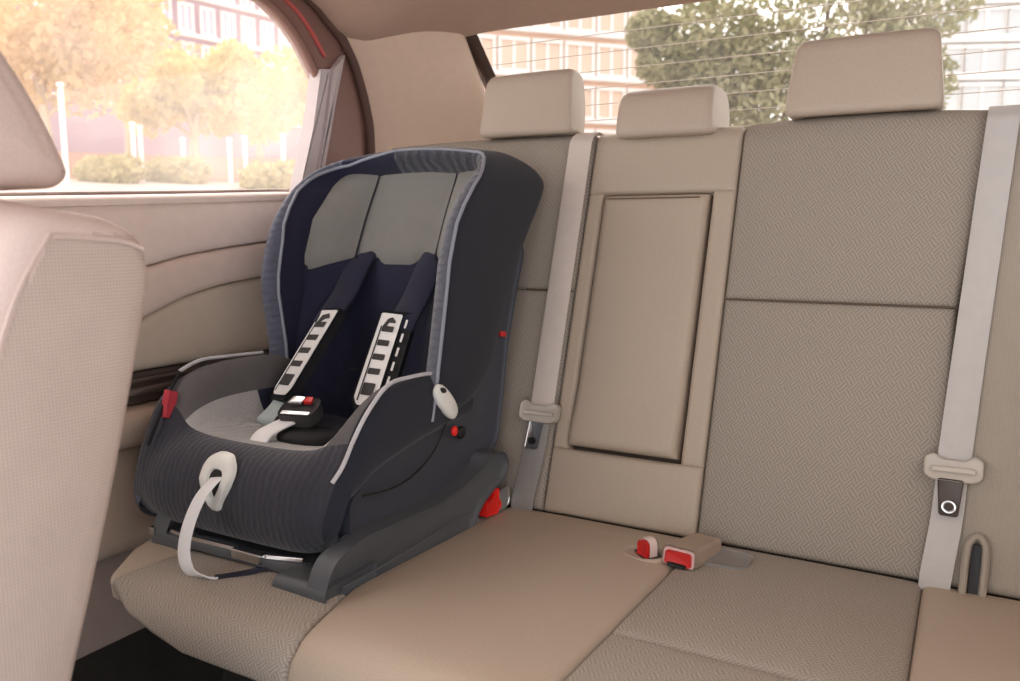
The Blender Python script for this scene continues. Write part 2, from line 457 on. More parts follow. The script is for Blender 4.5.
mesh('side_bolster', panel(-.010, .235, .002, TT, .014, .014, .012, .035, lambda x, y, h: bw(x, y, h-.012), taper=rt2), 'bolster', back, local=True)
mesh('backrest_core', box(-1.22, .23, .028, .125, -.20, BT-.005), 'gap', back, local=True)
# centre section: a leatherette frame round the armrest niche
def rrect(x0, x1, t0, t1, r, seg=5):
    return rounded_poly([(x0, t0), (x1, t0), (x1, t1), (x0, t1)], r, seg)
def frame_panel(x0, x1, t0, t1, a0, a1, b0, b1):
    rows = []
    for d, h in ((0, -.035), (0, -.012), (.001, -.006), (.004, -.002), (.009, 0)):
        rows.append([(p.x, p.y, h) for p in rrect(x0+d, x1-d, t0+d, t1-d, .012)])
    for d, h in ((-.008, .0), (-.004, -.002), (-.001, -.007), (0, -.014), (0, -.05)):
        rows.append([(p.x, p.y, h) for p in rrect(a0+d, a1-d, b0+d, b1-d, .014)])
    g = grid_geo([[bw(*p) for p in r] for r in rows], closed_u=True)
    return recalc(g)
# built from strips so that it can follow the rolled top edge
bpanel('center_panel', 'leather', -.690, -.390, .644, TT, r=.008, crown=.002)
bpanel('center_panel', 'leather', -.690, -.390, .002, .128, r=.008, crown=.006)
bpanel('frame_strip', 'leather', -.690, -.656, .124, .648, r=.009, crown=.0)
bpanel('frame_strip', 'leather', -.433, -.390, .124, .648, r=.009, crown=.0)
def arm_w(x, t, h):
    f = max(0, 1-(t-.132)/.10)                     # lower end bellies out
    return (x, -(h-.012+.012*(1-(1-f)**2 if f > 0 else 0)+.004), t)
arm = mesh('armrest', panel(-.653, -.440, .135, .640, .016, .016, .006, .03, arm_w, ny=20), 'leather', back, local=True, label='folded leatherette armrest')
mesh('armrest_seam', tube([(-.640, -.0125, .628), (-.453, -.0125, .628)], .0012, 6), 'seam', back, local=True)
# keyhole slot in the outer bolster
slot = [(x, -.014, t) for x, t in ((.020, -.01), (.023, .060), (.028, .076), (.036, .083), (.044, .076), (.048, .060), (.046, -.01))]
mesh('slot_rim', tube(smooth_path(slot, 5),   .0058, 8), 'bolster', back, local=True)
mesh('slot_lining', extrude(rounded_poly([(.026, -.01), (.043, -.01), (.043, .072), (.027, .072)], .006), .004, .0135, .002, frame=lambda u, v, h: (u, -h, v)), 'black', back, local=True)
for x0, x1, t in ((-.386, -.012, .437), (-.80, -.70, .441)):
    mesh('panel_seam', tube([(x0, .004, t), (x1, .004, t)], .0016, 6), 'seam', back, local=True)

# ---- headrests
def headrest(name, xa, xb, y, z, w_bot, h, th, label, hook=0, group='rear seat headrests', tilt=0, rake=8):
    """rounded cushion on two posts; xa..xb across, front face at y, bottom at z"""
    xc, hw = (xa+xb)/2, (xb-xa)/2
    root = empty(name, (xc, y+th/2, z), 0, label=label, cat='headrest', group=group)
    ns = 24; rows = []
    prof = rounded_poly([(0, .0, .022), (.004, h, .048), (th*.82, h-.004, .03), (th, h*.45, .02), (th*.9, -hook, .014), (th*.62, -hook, .012), (th*.5, .004, .014)], .02, 6)
    pc = Vector((th*.45, h*.48))
    for k in range(ns+1):
        s = -1+2*k/ns; s = math.copysign(1-(1-abs(s))**1.9, s)
        e = min(1, max(0, (abs(s)-.84)/.16)); sc = .85+.15*math.sqrt(max(0, 1-e*e))
        row = []
        for p in prof:
            q = pc+(p-pc)*sc
            wx = hw*(1+(w_bot-1)*(1-q.y/h))
            yy = y+q.x+.006*s*s
            row.append((xc+s*wx, yy+(q.y)*math.tan(R(rake)), z+q.y+tilt*s*hw))
        rows.append(row)
    mesh('cushion', recalc(grid_geo(rows, closed_u=True, cap0=True, cap1=True)), 'leather_rest', root, sharp=60)
    for s in (-.5, .5):
        mesh('post', tube([(xc+s*hw, y+.062, z+.03), (xc+s*hw, y+.064, z-.035)], .006, 8), 'steel', root)
    return root
headrest('headrest', -.299, -.070, 1.560, 1.107, 1.13, .143, .085, 'largest beige headrest, above the cloth backrest panel beside the right seat belt')
headrest('headrest', -.632, -.444, 1.540, 1.086, 1.04, .100, .150, 'low wide beige headrest above the folded centre armrest', hook=.0)
headrest('headrest', -.958, -.752, 1.565, 1.106, 1.10, .142, .085, 'beige headrest directly behind the child car seat, beside the pale pillar trim')

# ---- seat belts lying on the backrest
def belt(name, label, xt, xb, wm, lower, tw, stop_t, tongue_mat, tongue_dark):
    root = empty(name, (0, 1.35, .367), R(-18), label=label, cat='seat belt', group='rear seat belts')
    off = -.014
    X = lambda t: xb+(xt-xb)*min(1, max(0, (t-.19)/.57))
    up = [(X(t), off, t) for t in (.18, .3, .45, .6, .72)]+[(xt, off+.001, .755), (xt+.001, .004, .778), (xt+.002, .022, .786), (xt+.002, .035, .787)]
    mesh('webbing', ribbon(smooth_path(up, 6), (1, 0, 0), tw, .0022), wm, root, local=True)
    lo = [(xb, off, .182), (xb-.004, off, .1), (xb-.012, off, .02), (xb-.014, off+.008, -.01)]
    mesh('webbing', ribbon(smooth_path(lo, 6), (1, 0, 0), tw*.94, .0022), lower, root, local=True)
    # slotted grip plate with rounded ears
    w = tw/2+.017
    pl = [(-w, -.002), (-w, .026), (-w+.014, .033), (-w+.022, .024), (w-.022, .024), (w-.014, .033), (w, .026), (w, -.002), (w-.012, -.009), (-w+.012, -.009)]
    tr = lambda u, v, h: (xb+u, off-.002-h, stop_t+v)
    g = extrude(rounded_poly(pl, .006, 4), 0, .010, .003, frame=tr)
    gp = mesh('grip_plate', g, 'belt_plastic', root, local=True)
    mesh('grip_rib', extrude(rounded_poly([(-w+.010, .004), (w-.010, .004), (w-.010, .012), (-w+.010, .012)], .002), .0095, .0125, .001, frame=tr), 'belt_plastic', gp, local=True)
    tx = xb-.002
    if tongue_dark:
        mesh('tongue_cover', extrude(rounded_poly([(tx-.018, stop_t-.006), (tx+.018, stop_t-.006), (tx+.013, stop_t-.062), (tx-.013, stop_t-.062)], .005), 0, .008, .002, frame=lambda u, v, h: (u, off-.004-h, v)), 'brown_plastic', root, local=True)
        ring = [(tx+math.cos(a)*.0085, off-.013, stop_t-.048+math.sin(a)*.008) for a in [i*math.pi/8 for i in range(16)]]
        mesh('tongue', tube(ring, .0028, 8, closed=True), 'steel', root, local=True)
    else:
        outer = rounded_poly([(tx-.016, stop_t-.004), (tx+.014, stop_t-.004), (tx+.010, stop_t-.062), (tx-.020, stop_t-.062)], .007, 4)
        hole = [(tx-.006+.009*math.cos(a), stop_t-.046+.007*math.sin(a)) for a in [i*math.pi/8 for i in range(16)]]
        tg = mesh('tongue', extrude(outer, 0, .004, .001, frame=lambda u, v, h: (u, off-.004-h, v)), 'steel', root, local=True)
        mesh('tongue_slot', extrude(hole, .0036, .0048, .0004, frame=lambda u, v, h: (u, off-.004-h, v)), 'black', tg, local=True)
    return root
belt('seat_belt', 'pale seat belt beside the folded armrest, with bare metal tongue', -.716, -.716, 'beltw', 'belt_grey', .050, .178, 'steel', False)
belt('seat_belt', 'light grey seat belt beside the cloth panel at the right, with dark brown tongue cover', .032, -.003, 'belt', 'belt', .046, .168, 'steel', True)

# ---- seat belt buckles in the cushion
bk = empty('seat_belt_buckle', (-.372, 1.27, .372), 0, label='tan box buckle with red button lying between backrest and cloth cushion', cat='buckle', group='seat belt buckles')
bf = lambda u, v, h: (u, h, v)
T8 = Matrix.Translation((-.366, 1.262, .368)) @ Matrix.Rotation(R(-8), 4, 'Z') @ Matrix.Rotation(R(-6), 4, 'X') @ Matrix.Scale(.88, 4)
mesh('housing', xf(extrude(rounded_poly([(-.033, .0), (.033, .0), (.030, .036), (-.030, .036)], .009), -.062, .055, .006, frame=bf), T8), 'tan_plastic', bk)
mesh('rim', xf(extrude(rounded_poly([(-.031, .002), (.031, .002), (.029, .034), (-.029, .034)], .008), -.065, -.060, .002, frame=bf), T8), 'pinkwhite', bk)
mesh('button', xf(extrude(rounded_poly([(-.026, .004), (.026, .004), (.024, .029), (-.024, .029)], .006), -.069, -.063, .002, frame=bf), T8), 'red', bk)
mesh('tongue_slot', xf(extrude(rounded_poly([(-.019, .001), (.017, .001), (.017, .008), (-.019, .008)], .002), -.0705, -.066, .0008, frame=bf), T8), 'black', bk)
mesh('cloth_tab', xf(extrude(rounded_poly([(.0, -.04), (.075, -.035), (.078, .03), (.0, .04)], .022), .002, .007, .002, frame=lambda u, v, h: (u, v, h)), Matrix.Translation((-.352, 1.275, .372))), 'belt_grey', bk)
bs = empty('seat_belt_buckle', (-.436, 1.235, .376), 0, label='small upright red buckle sunk in a round hollow of the tan centre cushion', cat='buckle', group='seat belt buckles')
ringp = [(-.438+.036*math.cos(a), 1.225+.026*math.sin(a), .3755+.001*math.sin(a)) for a in [i*math.pi/12 for i in range(24)]]
mesh('hollow_rim', tube(ringp, .005, 8, closed=True), 'leather_warm', bs)
mesh('hollow', ellipsoid((-.438, 1.225, .3755), .035, .025, .002), 'brown_plastic', bs)
T9 = Matrix.Translation((-.432, 1.225, .374)) @ Matrix.Rotation(R(-30), 4, 'Z')
up_prof = rounded_poly([(-.014, 0, .002), (.014, 0, .002), (.014, .032, .013), (-.014, .032, .013)], .01)
mesh('rim', xf(extrude(up_prof, -.006, .010, .003, frame=bf), T9), 'pinkwhite', bs)
mesh('button', xf(extrude(inset(ccw(up_prof), .003), -.012, -.004, .002, frame=bf), T9), 'red', bs)
mesh('housing', xf(extrude(inset(ccw(up_prof), .002), -.003, .013, .002, frame=bf), T9), 'brown_plastic', bs)

# ---- front seat at the left edge of the picture
fs = empty('front_seat', (-.90, .28, 0), 0, label='front seat with dotted mesh side at the left edge, beside the door', cat='car seat')
fprof = [(.335, .26, .03), (.40, .475, .2), (.452, .635, .2), (.492, .78, .2), (.513, .86, .05), (.505, .897, .03), (.47, .912, .05), (.396, .922, .03), (.356, .835, .2), (.312, .70, .2), (.265, .50, .2), (.21, .26, .03)]
fp = rounded_poly(fprof, .02, 5)
def body(poly, h0, h1, r, lift, seg=7):
    poly = ccw([Vector(p) for p in poly]); rows = []
    for side in (0, 1):
        rng = range(seg+1) if side == 0 else range(seg, -1, -1)
        for k in rng:
            a = math.pi/2*k/seg; d = r*(1-math.sin(a)); hx = r*(1-math.cos(a))
            rows.append([(side, k, p, d, hx) for p in inset(poly, d)])
    P = []
    # first row is the outermost rim of the near side
    near = [[(h0-r*(1-math.cos(math.pi/2*(seg-k)/seg)) if False else 0) for _ in r_] for k, r_ in enumerate(rows)]
    return rows
def solid(poly, x0, x1, r, bulge=0, seg=6, lift=0):
    """outline in (y, z) between x0 > x1, rims rounded with radius r, side bulging by `bulge`, top rising by lift inwards"""
    poly = ccw([Vector(p) for p in poly]); c = sum(poly, Vector((0, 0)))/len(poly)
    zt = max(p.y for p in poly)
    rows = []
    for x_, sg in ((x0, 1), (x1, -1)):
        part = []
        for k in range(4):                       # flat side growing from its middle
            f = (.25, .55, .8, .93)[k]
            part.append([(x_+sg*bulge*(1-f*f), *(c+(p-c)*f)) for p in inset(poly, r*.9)])
        for k in range(seg+1):
            a = math.pi/2*k/seg
            part.append([(x_-sg*r*(1-math.cos(a)), p.x, p.y) for p in inset(poly, r*(1-math.sin(a)))])
        rows += part if sg > 0 else [*reversed(part)]
    xm = (x0+x1)/2; hw = abs(x0-x1)/2
    P = []
    n0 = len(rows)//2
    mid = []
    for k in range(1, 6):
        f = k/6; mid.append([(a[0]*(1-f)+b[0]*f, a[1], a[2]) for a, b in zip(rows[n0-1], rows[n0])])
    rows = rows[:n0]+mid+rows[n0:]
    if lift:
        rows = [[(x, y, z+lift*(1-((x-xm)/hw)**2)*max(0, min(1, (z-zt+.12)/.12))) for x, y, z in r_] for r_ in rows]
    return recalc(grid_geo(rows, closed_u=True, cap0=True, cap1=True))
g = solid(fp, -.675, -1.13, .018, .004, lift=.018)
fm = []
for f in g[1]:
    c = sum((Vector(g[0][i]) for i in f), Vector((0, 0, 0)))/len(f)
    zt = .8985
    front = c.y < .06+lerp([(.26, .16), (.5, .215), (.7, .262), (.835, .306), (.92, .355)], c.z)+.009
    fm.append(1 if (c.z > zt or front or c.x < -.80) else 0)
mesh('backrest', (g[0], g[1], fm), ['mesh_cloth', 'front_leather'], fs, sharp=70)
sidecurve = [(-.673, y, z) for y, z in ((.412, .897), (.44, .896), (.475, .893), (.498, .886), (.503, .86), (.484, .78), (.443, .635), (.390, .475), (.33, .28))]
mesh('side_seam', tube(smooth_path([(-.6735 if k_ < 4 else -.6730, y_-.012*(k_ > 3), z_) for k_, (x_, y_, z_) in enumerate(sidecurve)][:4], 6), .0024, 6), 'front_leather', fs)
mesh('front_seam', tube(smooth_path([(-.6745, y-.004, z) for y, z in ((.414, .900), (.376, .835), (.332, .70), (.285, .50), (.23, .28))], 6), .002, 6), 'front_leather', fs)
mesh('seat_cushion', solid(rounded_poly([(.30, .14), (.34, .30), (.20, .36), (-.20, .38), (-.26, .33), (-.25, .2)], .05), -.675, -1.13, .04, .01), 'front_leather', fs)
mesh('seat_rail', box(-.76, -.72, -.2, .28, 0, .16), 'black', fs); mesh('seat_rail', box(-1.09, -1.05, -.2, .28, 0, .16), 'black', fs)
fh = empty('headrest', (-.90, .37, .94), 0, label='pale headrest of the front seat in front of the bright door window', cat='headrest')
hp = rounded_poly([(.30, .942, .02), (.478, .942, .016), (.492, .956, .012), (.474, 1.0, .05), (.446, 1.05, .06), (.40, 1.11, .05), (.31, 1.115, .03), (.27, 1.0, .04)], .02, 5)
mesh('cushion', solid(hp, -.755, -1.03, .022, .004), 'front_leather', fh, sharp=70)
for x in (-.84, -.96):
    mesh('post', tube([(x, .37, .98), (x, .375, .90)], .007, 8), 'steel', fh)

# ================================================================== CHILD CAR SEAT
CX = -.997
cs = empty('child_car_seat', (CX, 1.08, .372), 0, label='charcoal and navy child car seat with white harness adjuster strap', cat='child car seat')
YP = [(.58, 1.105), (.65, 1.122), (.72, 1.137), (.79, 1.152), (.86, 1.166), (.93, 1.193), (.985, 1.245), (1.03, 1.30), (1.06, 1.352), (1.075, 1.365)]
YR = [(.58, 1.20), (.60, 1.24), (.62, 1.28), (.66, 1.318), (.74, 1.358), (.845, 1.414), (.9, 1.456), (.95, 1.500), (1.0, 1.536), (1.03, 1.524), (1.055, 1.485), (1.075, 1.45)]
YC = [(.54, 1.225), (.61, 1.25), (.84, 1.32), (1.01, 1.40), (1.05, 1.41)]
# padded rim: an upside-down U swept from one bolster over the head to the other
path = []
for k in range(13): path.append((-.228, .585+(.985-.585)*k/12, -1, 0))
RC = .075
for k in range(1, 7):
    a = math.pi-math.pi/2*k/7; path.append((-.228+RC+RC*math.cos(a), .985+RC*math.sin(a), math.cos(a), math.sin(a)))
for k in range(9): path.append((-.153+.306*k/8, 1.06+.012*(1-((k-4)/4)**2), 0, 1))
full = path+[(-a, z, -nx, nz) for a, z, nx, nz in path[:19][::-1]]
rows = []; uvs = []; s = 0; prev = None; pip_o = []; pip_i = []
for a, z, nx, nz in full:
    if prev: s += math.hypot(a-prev[0], z-prev[1])
    prev = (a, z)
    yp, yr = lerp(YP, z)+(.05*max(0, min(1, (.80-z)/.14)) if a < 0 else 0), lerp(YR, z); dp = (yr-yp)
    tp = max(0, nz)                                   # 1 along the top roll
    sec = [(.034, yr-.004), (.012, yr), (.003, yr-.012), (-.002, yr-dp*.3), (-.003, yp+dp*.45), (-.001, yp+.03), (.000, yp+.012), (.004, yp+.000), (.012, yp-.008), (.025, yp-.006+.003*tp), (.042, yp+.016-.004*tp),
           (.052, yp+.052-.022*tp), (.054, yp+.078-.03*tp), (.062, yp+.1-.03*tp), (.075, yr-.02)]
    wl = (1 if nz < .97 else max(0, min(1, (-.04-a)/.113))) if a < 0 else 0
    c2 = max(0, min(1, (z-.87)/.15))
    lsec = [(-.004, yp+dp*.45), (-.003, yp+.035), (.001, yp+.014), (.009, yp+.0), (.021, yp-.009), (.034, yp-.006), (.043, yp+.012)]
    lsec = [(p_[0]*(1-c2)+q_[0]*c2, p_[1]*(1-c2)+q_[1]*c2) for p_, q_ in zip(lsec, [(-.003, yp+dp*.45), (-.002, yp+.04), (0, yp+.024), (.002, yp+.012), (.004, yp+.005), (.008, yp-.001), (.014, yp-.006)])]
    sec = [(m*(1-wl)+lsec[i-4][0]*wl, y*(1-wl)+lsec[i-4][1]*wl) if 4 <= i < 11 else (m, y) for i, (m, y) in enumerate(sec)]
    row = []
    for m, y in sec:
        row.append((CX+a-nx*m, y, z-nz*m))
        uvs.append((s, m))
    rows.append(row); lim = lambda k: (Vector(row[k-1])+4*Vector(row[k])+Vector(row[k+1]))/6
    f_ = 7+3*wl; k_ = min(int(f_), 9); pip_o.append(lim(k_).lerp(lim(k_+1), f_-k_)); pip_i.append(lim(12))
NS = len(rows[0])
V = [p for r_ in rows for p in r_]; Fc = grid_geo(rows, closed_u=True)[1]
fm = []
for i, f in enumerate(Fc):
    j, k = divmod(i, NS)
    st = full[j]; left = st[0] < 0
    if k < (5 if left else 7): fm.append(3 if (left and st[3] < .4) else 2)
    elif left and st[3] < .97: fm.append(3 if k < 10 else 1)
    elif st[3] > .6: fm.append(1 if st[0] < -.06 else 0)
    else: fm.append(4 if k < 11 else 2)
Fc += [list(range(NS-1, -1, -1)), [(len(rows)-1)*NS+i for i in range(NS)]]; fm += [2, 2]
cov = mesh('headwing_cover', (V, Fc, fm, uvs), ['rim_gather', 'navy', 'side_fabric', 'lit_rim_gather', 'rim_light'], cs, sub=2)
mesh('piping', tube([Vector(p)+Vector((0, -.0015, 0)) for p in pip_o], .0032, 8), 'piping', cov)
mesh('piping', tube([Vector(p) for p in pip_i], .0028, 8), 'navy', cov)
# inner pads
def pad_y(a, z, d=0):
    yc, yi = lerp(YC, z), lerp(YP, z)+.082
    f = max(0, min(1, (abs(a)-.078)/.10)); f = f*f*(3-2*f)*.55+f*.45
    return yc-(yc-yi)*f-d
def pad(z_lo, z_hi, d, amax=.178, n=12, na=34, soft=.012):
    P = []
    for j in range(n+1):
        r_ = []
        for i in range(na+1):
            a = -amax+2*amax*i/na
            lo = z_lo(a) if callable(z_lo) else z_lo
            z = lo+(z_hi-lo)*(j/n)**1.0
            e = math.sqrt(max(0, 1-(1-min(1, j/n*6))**2))
            groove = .006*math.exp(-((abs(a)-.098)/.006)**2)
            r_.append((CX+a, pad_y(a, z, d*e+soft*.3*(1-(a/amax)**2)-groove), z))
        P.append(r_)
    return P
def notch(a):
    return .846-.014*max(0, min(1, (.05-abs(a))/.012))-.024*max(0, min(1, (abs(a)-.105)/.06))
mesh('head_pad', recalc(grid_geo(pad(notch, 1.035, .014))), 'grey_fabric', cs, sharp=0)
mesh('back_pad', recalc(grid_geo(pad(.535, .865, .004))), 'navy', cs, sharp=0)
for s_ in (-1, 1):
    mesh('pad_seam', tube([(CX+s_*.098, pad_y(s_*.098, z, .0135), z) for z in [.85+.17*k/8 for k in range(9)]], .0022, 6), 'side_fabric', cs)
mesh('back_seam', tube([(CX+a, pad_y(a, .63, .008), .63+.0) for a in [-.08+.16*k/8 for k in range(9)]], .003, 6), 'side_fabric', cs)

# seat cover: two bolsters and the front roll (control cage, subdivided)
# columns: offset a, then height rule
rowsY = [1.235, 1.16, 1.08, 1.0, .95, .915]
rim = [.655, .668, .672, .664, .634, .590]
pan = [.535, .535, .54, .548, .556, .562]
low = [.575, .572, .562, .548, .535, .512]
P = []
def sec_cols(y, r_, p_, l_, sq=1.0, ex=0):
    half = [(-.208, l_-.008), (-.224, l_+.004), (-.225, (l_+r_)/2), (-.220, r_-.016), (-.202, r_), (-.176, r_-.012), (-.158, (r_+p_)/2+.005), (-.140, p_+.008), (-.075, p_)]
    cols = [(a-(.014 if i < 5 else 0)*ex/.03, z+(ex if 2 <= i < 6 else 0)) for i, (a, z) in enumerate(half)]+[(0, p_)]+[(-a, z) for a, z in half[::-1]]
    return [(CX+a*sq, y, z) for a, z in cols]
for y, r_, p_, l_, ex in zip(rowsY, rim, pan, low, (0, 0, 0, .004, .018, .032)): P.append(sec_cols(y, r_, p_, l_, ex=ex))
ncol = len(P[0])
# front roll: top, brow, face, chin, underside
def front_row(y, zc, zs, side_l, w, ys=0):
    half = [(-.196, side_l), (-.212, side_l+.010), (-.216, (side_l+zs)/2), (-.210, zs-.012), (-.195, zs), (-.172, zs), (-.150, (zs+zc)/2), (-.125, zc+(zs-zc)*.2), (-.07, zc)]
    cols = half+[(0, zc)]+[(-a, z) for a, z in half[::-1]]
    out = []
    for a, z in cols:
        k = max(0, (abs(a)-.13)/.09)
        if a < -.16 and zs > .5: z += .034*min(1, (zs-.5)/.03)*min(1, (-a-.16)/.03)*(1 if z > side_l+.03 else 0)
        out.append((CX+a*w-(.014*k if a < 0 else 0), y+ys*k*k, z-(.008 if a < 0 else -.016*(1 if abs(a) > .19 and z < side_l+.02 else 0))*min(1, k)))
    return out
P.append(front_row(.888, .562, .548, .490, 1.05, .006))
P.append(front_row(.862, .546, .518, .462, 1.06, .014))
P.append(front_row(.846, .514, .490, .446, 1.05, .022))
P.append(front_row(.842, .476, .474, .436, 1.03, .028))
P.append(front_row(.850, .434, .438, .424, .99, .034))
P.append(front_row(.878, .408, .414, .414, .94, .034))
P.append(front_row(.95, .408, .408, .404, .88, .0))
gg = grid_geo(P); fm = []; uvs = []
for r_ in P:
    for p in r_: uvs.append((p[0]-CX, p[2]))
for i in range(len(gg[1])):
    j, k = divmod(i, ncol-1)
    kk = min(k, ncol-2-k)          # 0..8 mirrored
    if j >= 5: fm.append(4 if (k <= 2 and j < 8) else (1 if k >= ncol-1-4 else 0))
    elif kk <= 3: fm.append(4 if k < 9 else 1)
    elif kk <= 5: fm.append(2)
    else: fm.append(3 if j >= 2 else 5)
sc = mesh('seat_cover', (gg[0], gg[1], fm, uvs), ['navy_gather', 'side_fabric', 'bolster_fabric', 'lightgrey', 'lit_side_fabric', 'navy'], cs, sub=3)
# seam piping round the bolster rims and the front brow
rimline = lambda sg: [(CX-a*1.03, y, z+.006) for y, z, a in ((1.15, .660, .208), (1.06, .664, .208), (1.0, .665, .208), (.955, .652, .208))] if sg < 0 else [(CX+sg*a, y, z+.004) for y, z, a in ((1.13, .660, .212), (1.06, .664, .214), (1.0, .660, .214), (.95, .627, .214), (.918, .590, .212), (.892, .556, .212), (.874, .535, .207))]
for sg in (-1, 1):
    mesh('piping', tube(smooth_path(rimline(sg), 6), .0034, 8), 'piping_highlight', sc)

mesh('bolster_seam', tube(smooth_path([(CX-.208*1.04, .958, .656), (CX-.2, .925, .634), (CX-.194, .899, .602), (CX-.190, .878, .570), (CX-.192, .866, .545)], 6), .003, 8), 'print_black', sc)
# shell, side plates and base
shell_c = rounded_poly([(.885, .415), (.885, .47), (1.10, .50), (1.225, .50), (1.262, .60), (1.335, .84), (1.40, .99), (1.455, .99), (1.448, .90), (1.405, .80), (1.372, .70), (1.352, .60), (1.335, .52), (1.29, .46), (1.1, .43)], .02, 4)
shell_s = rounded_poly([(.90, .425), (.90, .50), (.96, .54), (1.10, .57), (1.22, .66), (1.34, .86), (1.42, .90), (1.446, .865), (1.408, .77), (1.378, .68), (1.358, .58), (1.34, .50), (1.29, .465), (1.20, .452), (1.1, .437)], .015, 4)
sh = mesh('shell', join(extrude(shell_c, CX-.19, CX+.19, .01), extrude(shell_s, CX+.168, CX+.216, .008), extrude(shell_s, CX-.216, CX-.168, .008)), 'shell', cs)
crv = smooth_path([(CX+.2165, y, z) for y, z in ((.93, .505), (1.0, .497), (1.06, .503), (1.12, .53), (1.16, .575))], 5)
mesh('shell_groove', tube(crv, .0016, 6), 'black', sh)
rail = [(.818, .374, .012), (.814, .398, .012), (.834, .438, .03), (.90, .455, .04), (.985, .452, .06), (1.09, .447, .05), (1.18, .458, .05), (1.245, .476, .03), (1.262, .497, .012), (1.325, .484, .015), (1.338, .455, .012), (1.318, .428, .02), (1.285, .422, .02), (1.235, .402, .02), (1.205, .366, .006)]
for sg in (1, -1):
    x0, x1 = (CX+.142, CX+.242) if sg > 0 else (CX-.172, CX-.100)
    xw = (x1-.036, x1) if sg > 0 else (x0, x0+.036)
    dy = 0 if sg > 0 else .035
    lip = rounded_poly([(.815+dy, .374), (.812+dy, .398), (.822+dy, .406), (.93, .406), (.93, .374)], .006, 4)
    o = mesh('base_rail', join(extrude(rounded_poly([(y_+dy*max(0, (1.0-y_)/.2), *z_) for y_, *z_ in rail], .02, 4), *xw, .010), extrude(lip, x0, x1, .006)), 'base', cs)
    xo = CX+.2425 if sg > 0 else CX-.1725
    mesh('rail_ridge', tube(smooth_path([(xo, y, z) for y, z in ((.85, .396), (.93, .395), (1.03, .398), (1.12, .402), (1.19, .402))], 4), .002, 6), 'base', o)
    mesh('rear_foot', extrude(rounded_poly([(1.20, .374), (1.225, .394), (1.27, .410), (1.335, .410), (1.335, .374)], .006), CX+(.19 if sg > 0 else -.15)-.02, CX+(.19 if sg > 0 else -.15)+.02, .004), 'black', cs)
    mesh('lock_lever', extrude(rounded_poly([(y_-.016, z_) for y_, z_ in ((1.262, .376), (1.305, .372), (1.322, .384), (1.310, .402), (1.312, .420), (1.298, .422), (1.292, .406), (1.270, .404))], .005), CX+(.226 if sg > 0 else -.166)-.016, CX+(.226 if sg > 0 else -.166)+.018, .003), 'red_bright', cs)
    mesh('latch', extrude(rounded_poly([(1.294, .374), (1.334, .374), (1.340, .390), (1.336, .414), (1.300, .416)], .006), CX+(.226 if sg > 0 else -.166)-.014, CX+(.226 if sg > 0 else -.166)+.016, .003), 'steel', cs)
mesh('base_plate', join(extrude(rounded_poly([(.86, .376), (.86, .398), (1.25, .408), (1.25, .376)], .006), CX-.16, CX+.16, .003), extrude(rounded_poly([(.848, .392), (.848, .405), (.875, .408), (.875, .392)], .003), CX-.16, CX+.16, .002)), 'base', cs)
mesh('metal_bar', tube([(CX-.17, .862, .409), (CX-.08, .856, .406), (CX+.09, .858, .407), (CX+.15, .87, .41)], .0055, 8), 'steel', cs)
for x_, w_ in ((-.175, .012), (.02, .065)):
    mesh('metal_bracket', extrude(rounded_poly([(.847, .396), (.847, .412), (.864, .413), (.864, .396)], .003), CX+x_, CX+x_+w_, .002), 'steel', cs)
# side details
kb = Matrix.Rotation(R(90), 4, 'Y')
mesh('recline_knob', ellipsoid((CX+.218, 1.203, .545), .0115, .0115, .007, kb, p=.8), 'black', cs)
mesh('red_button', ellipsoid((CX+.227, 1.168, .556), .009, .007, .005, kb, p=.8), 'red_bright', cs)
LM = Matrix.Rotation(R(-46), 4, 'X')
lv = mesh('side_lever', ellipsoid((CX+.229, 1.138, .614), .010, .043, .017, LM, 24, 12, .8), 'cream_plastic', cs)
mesh('lever_hole', ellipsoid((CX+.2375, 1.118, .638), .0065, .006, .004, LM), 'black', lv)
mesh('side_mark', extrude(rounded_poly([(1.345, .704), (1.366, .700), (1.366, .710), (1.345, .714)], .002), CX+.214, CX+.2185, .001), 'red', cs)
mesh('care_tag', extrude(rounded_poly([(.895, .588), (.912, .584), (.924, .628), (.908, .634)], .003), CX-.197, CX-.182, .001), 'tag', cs)

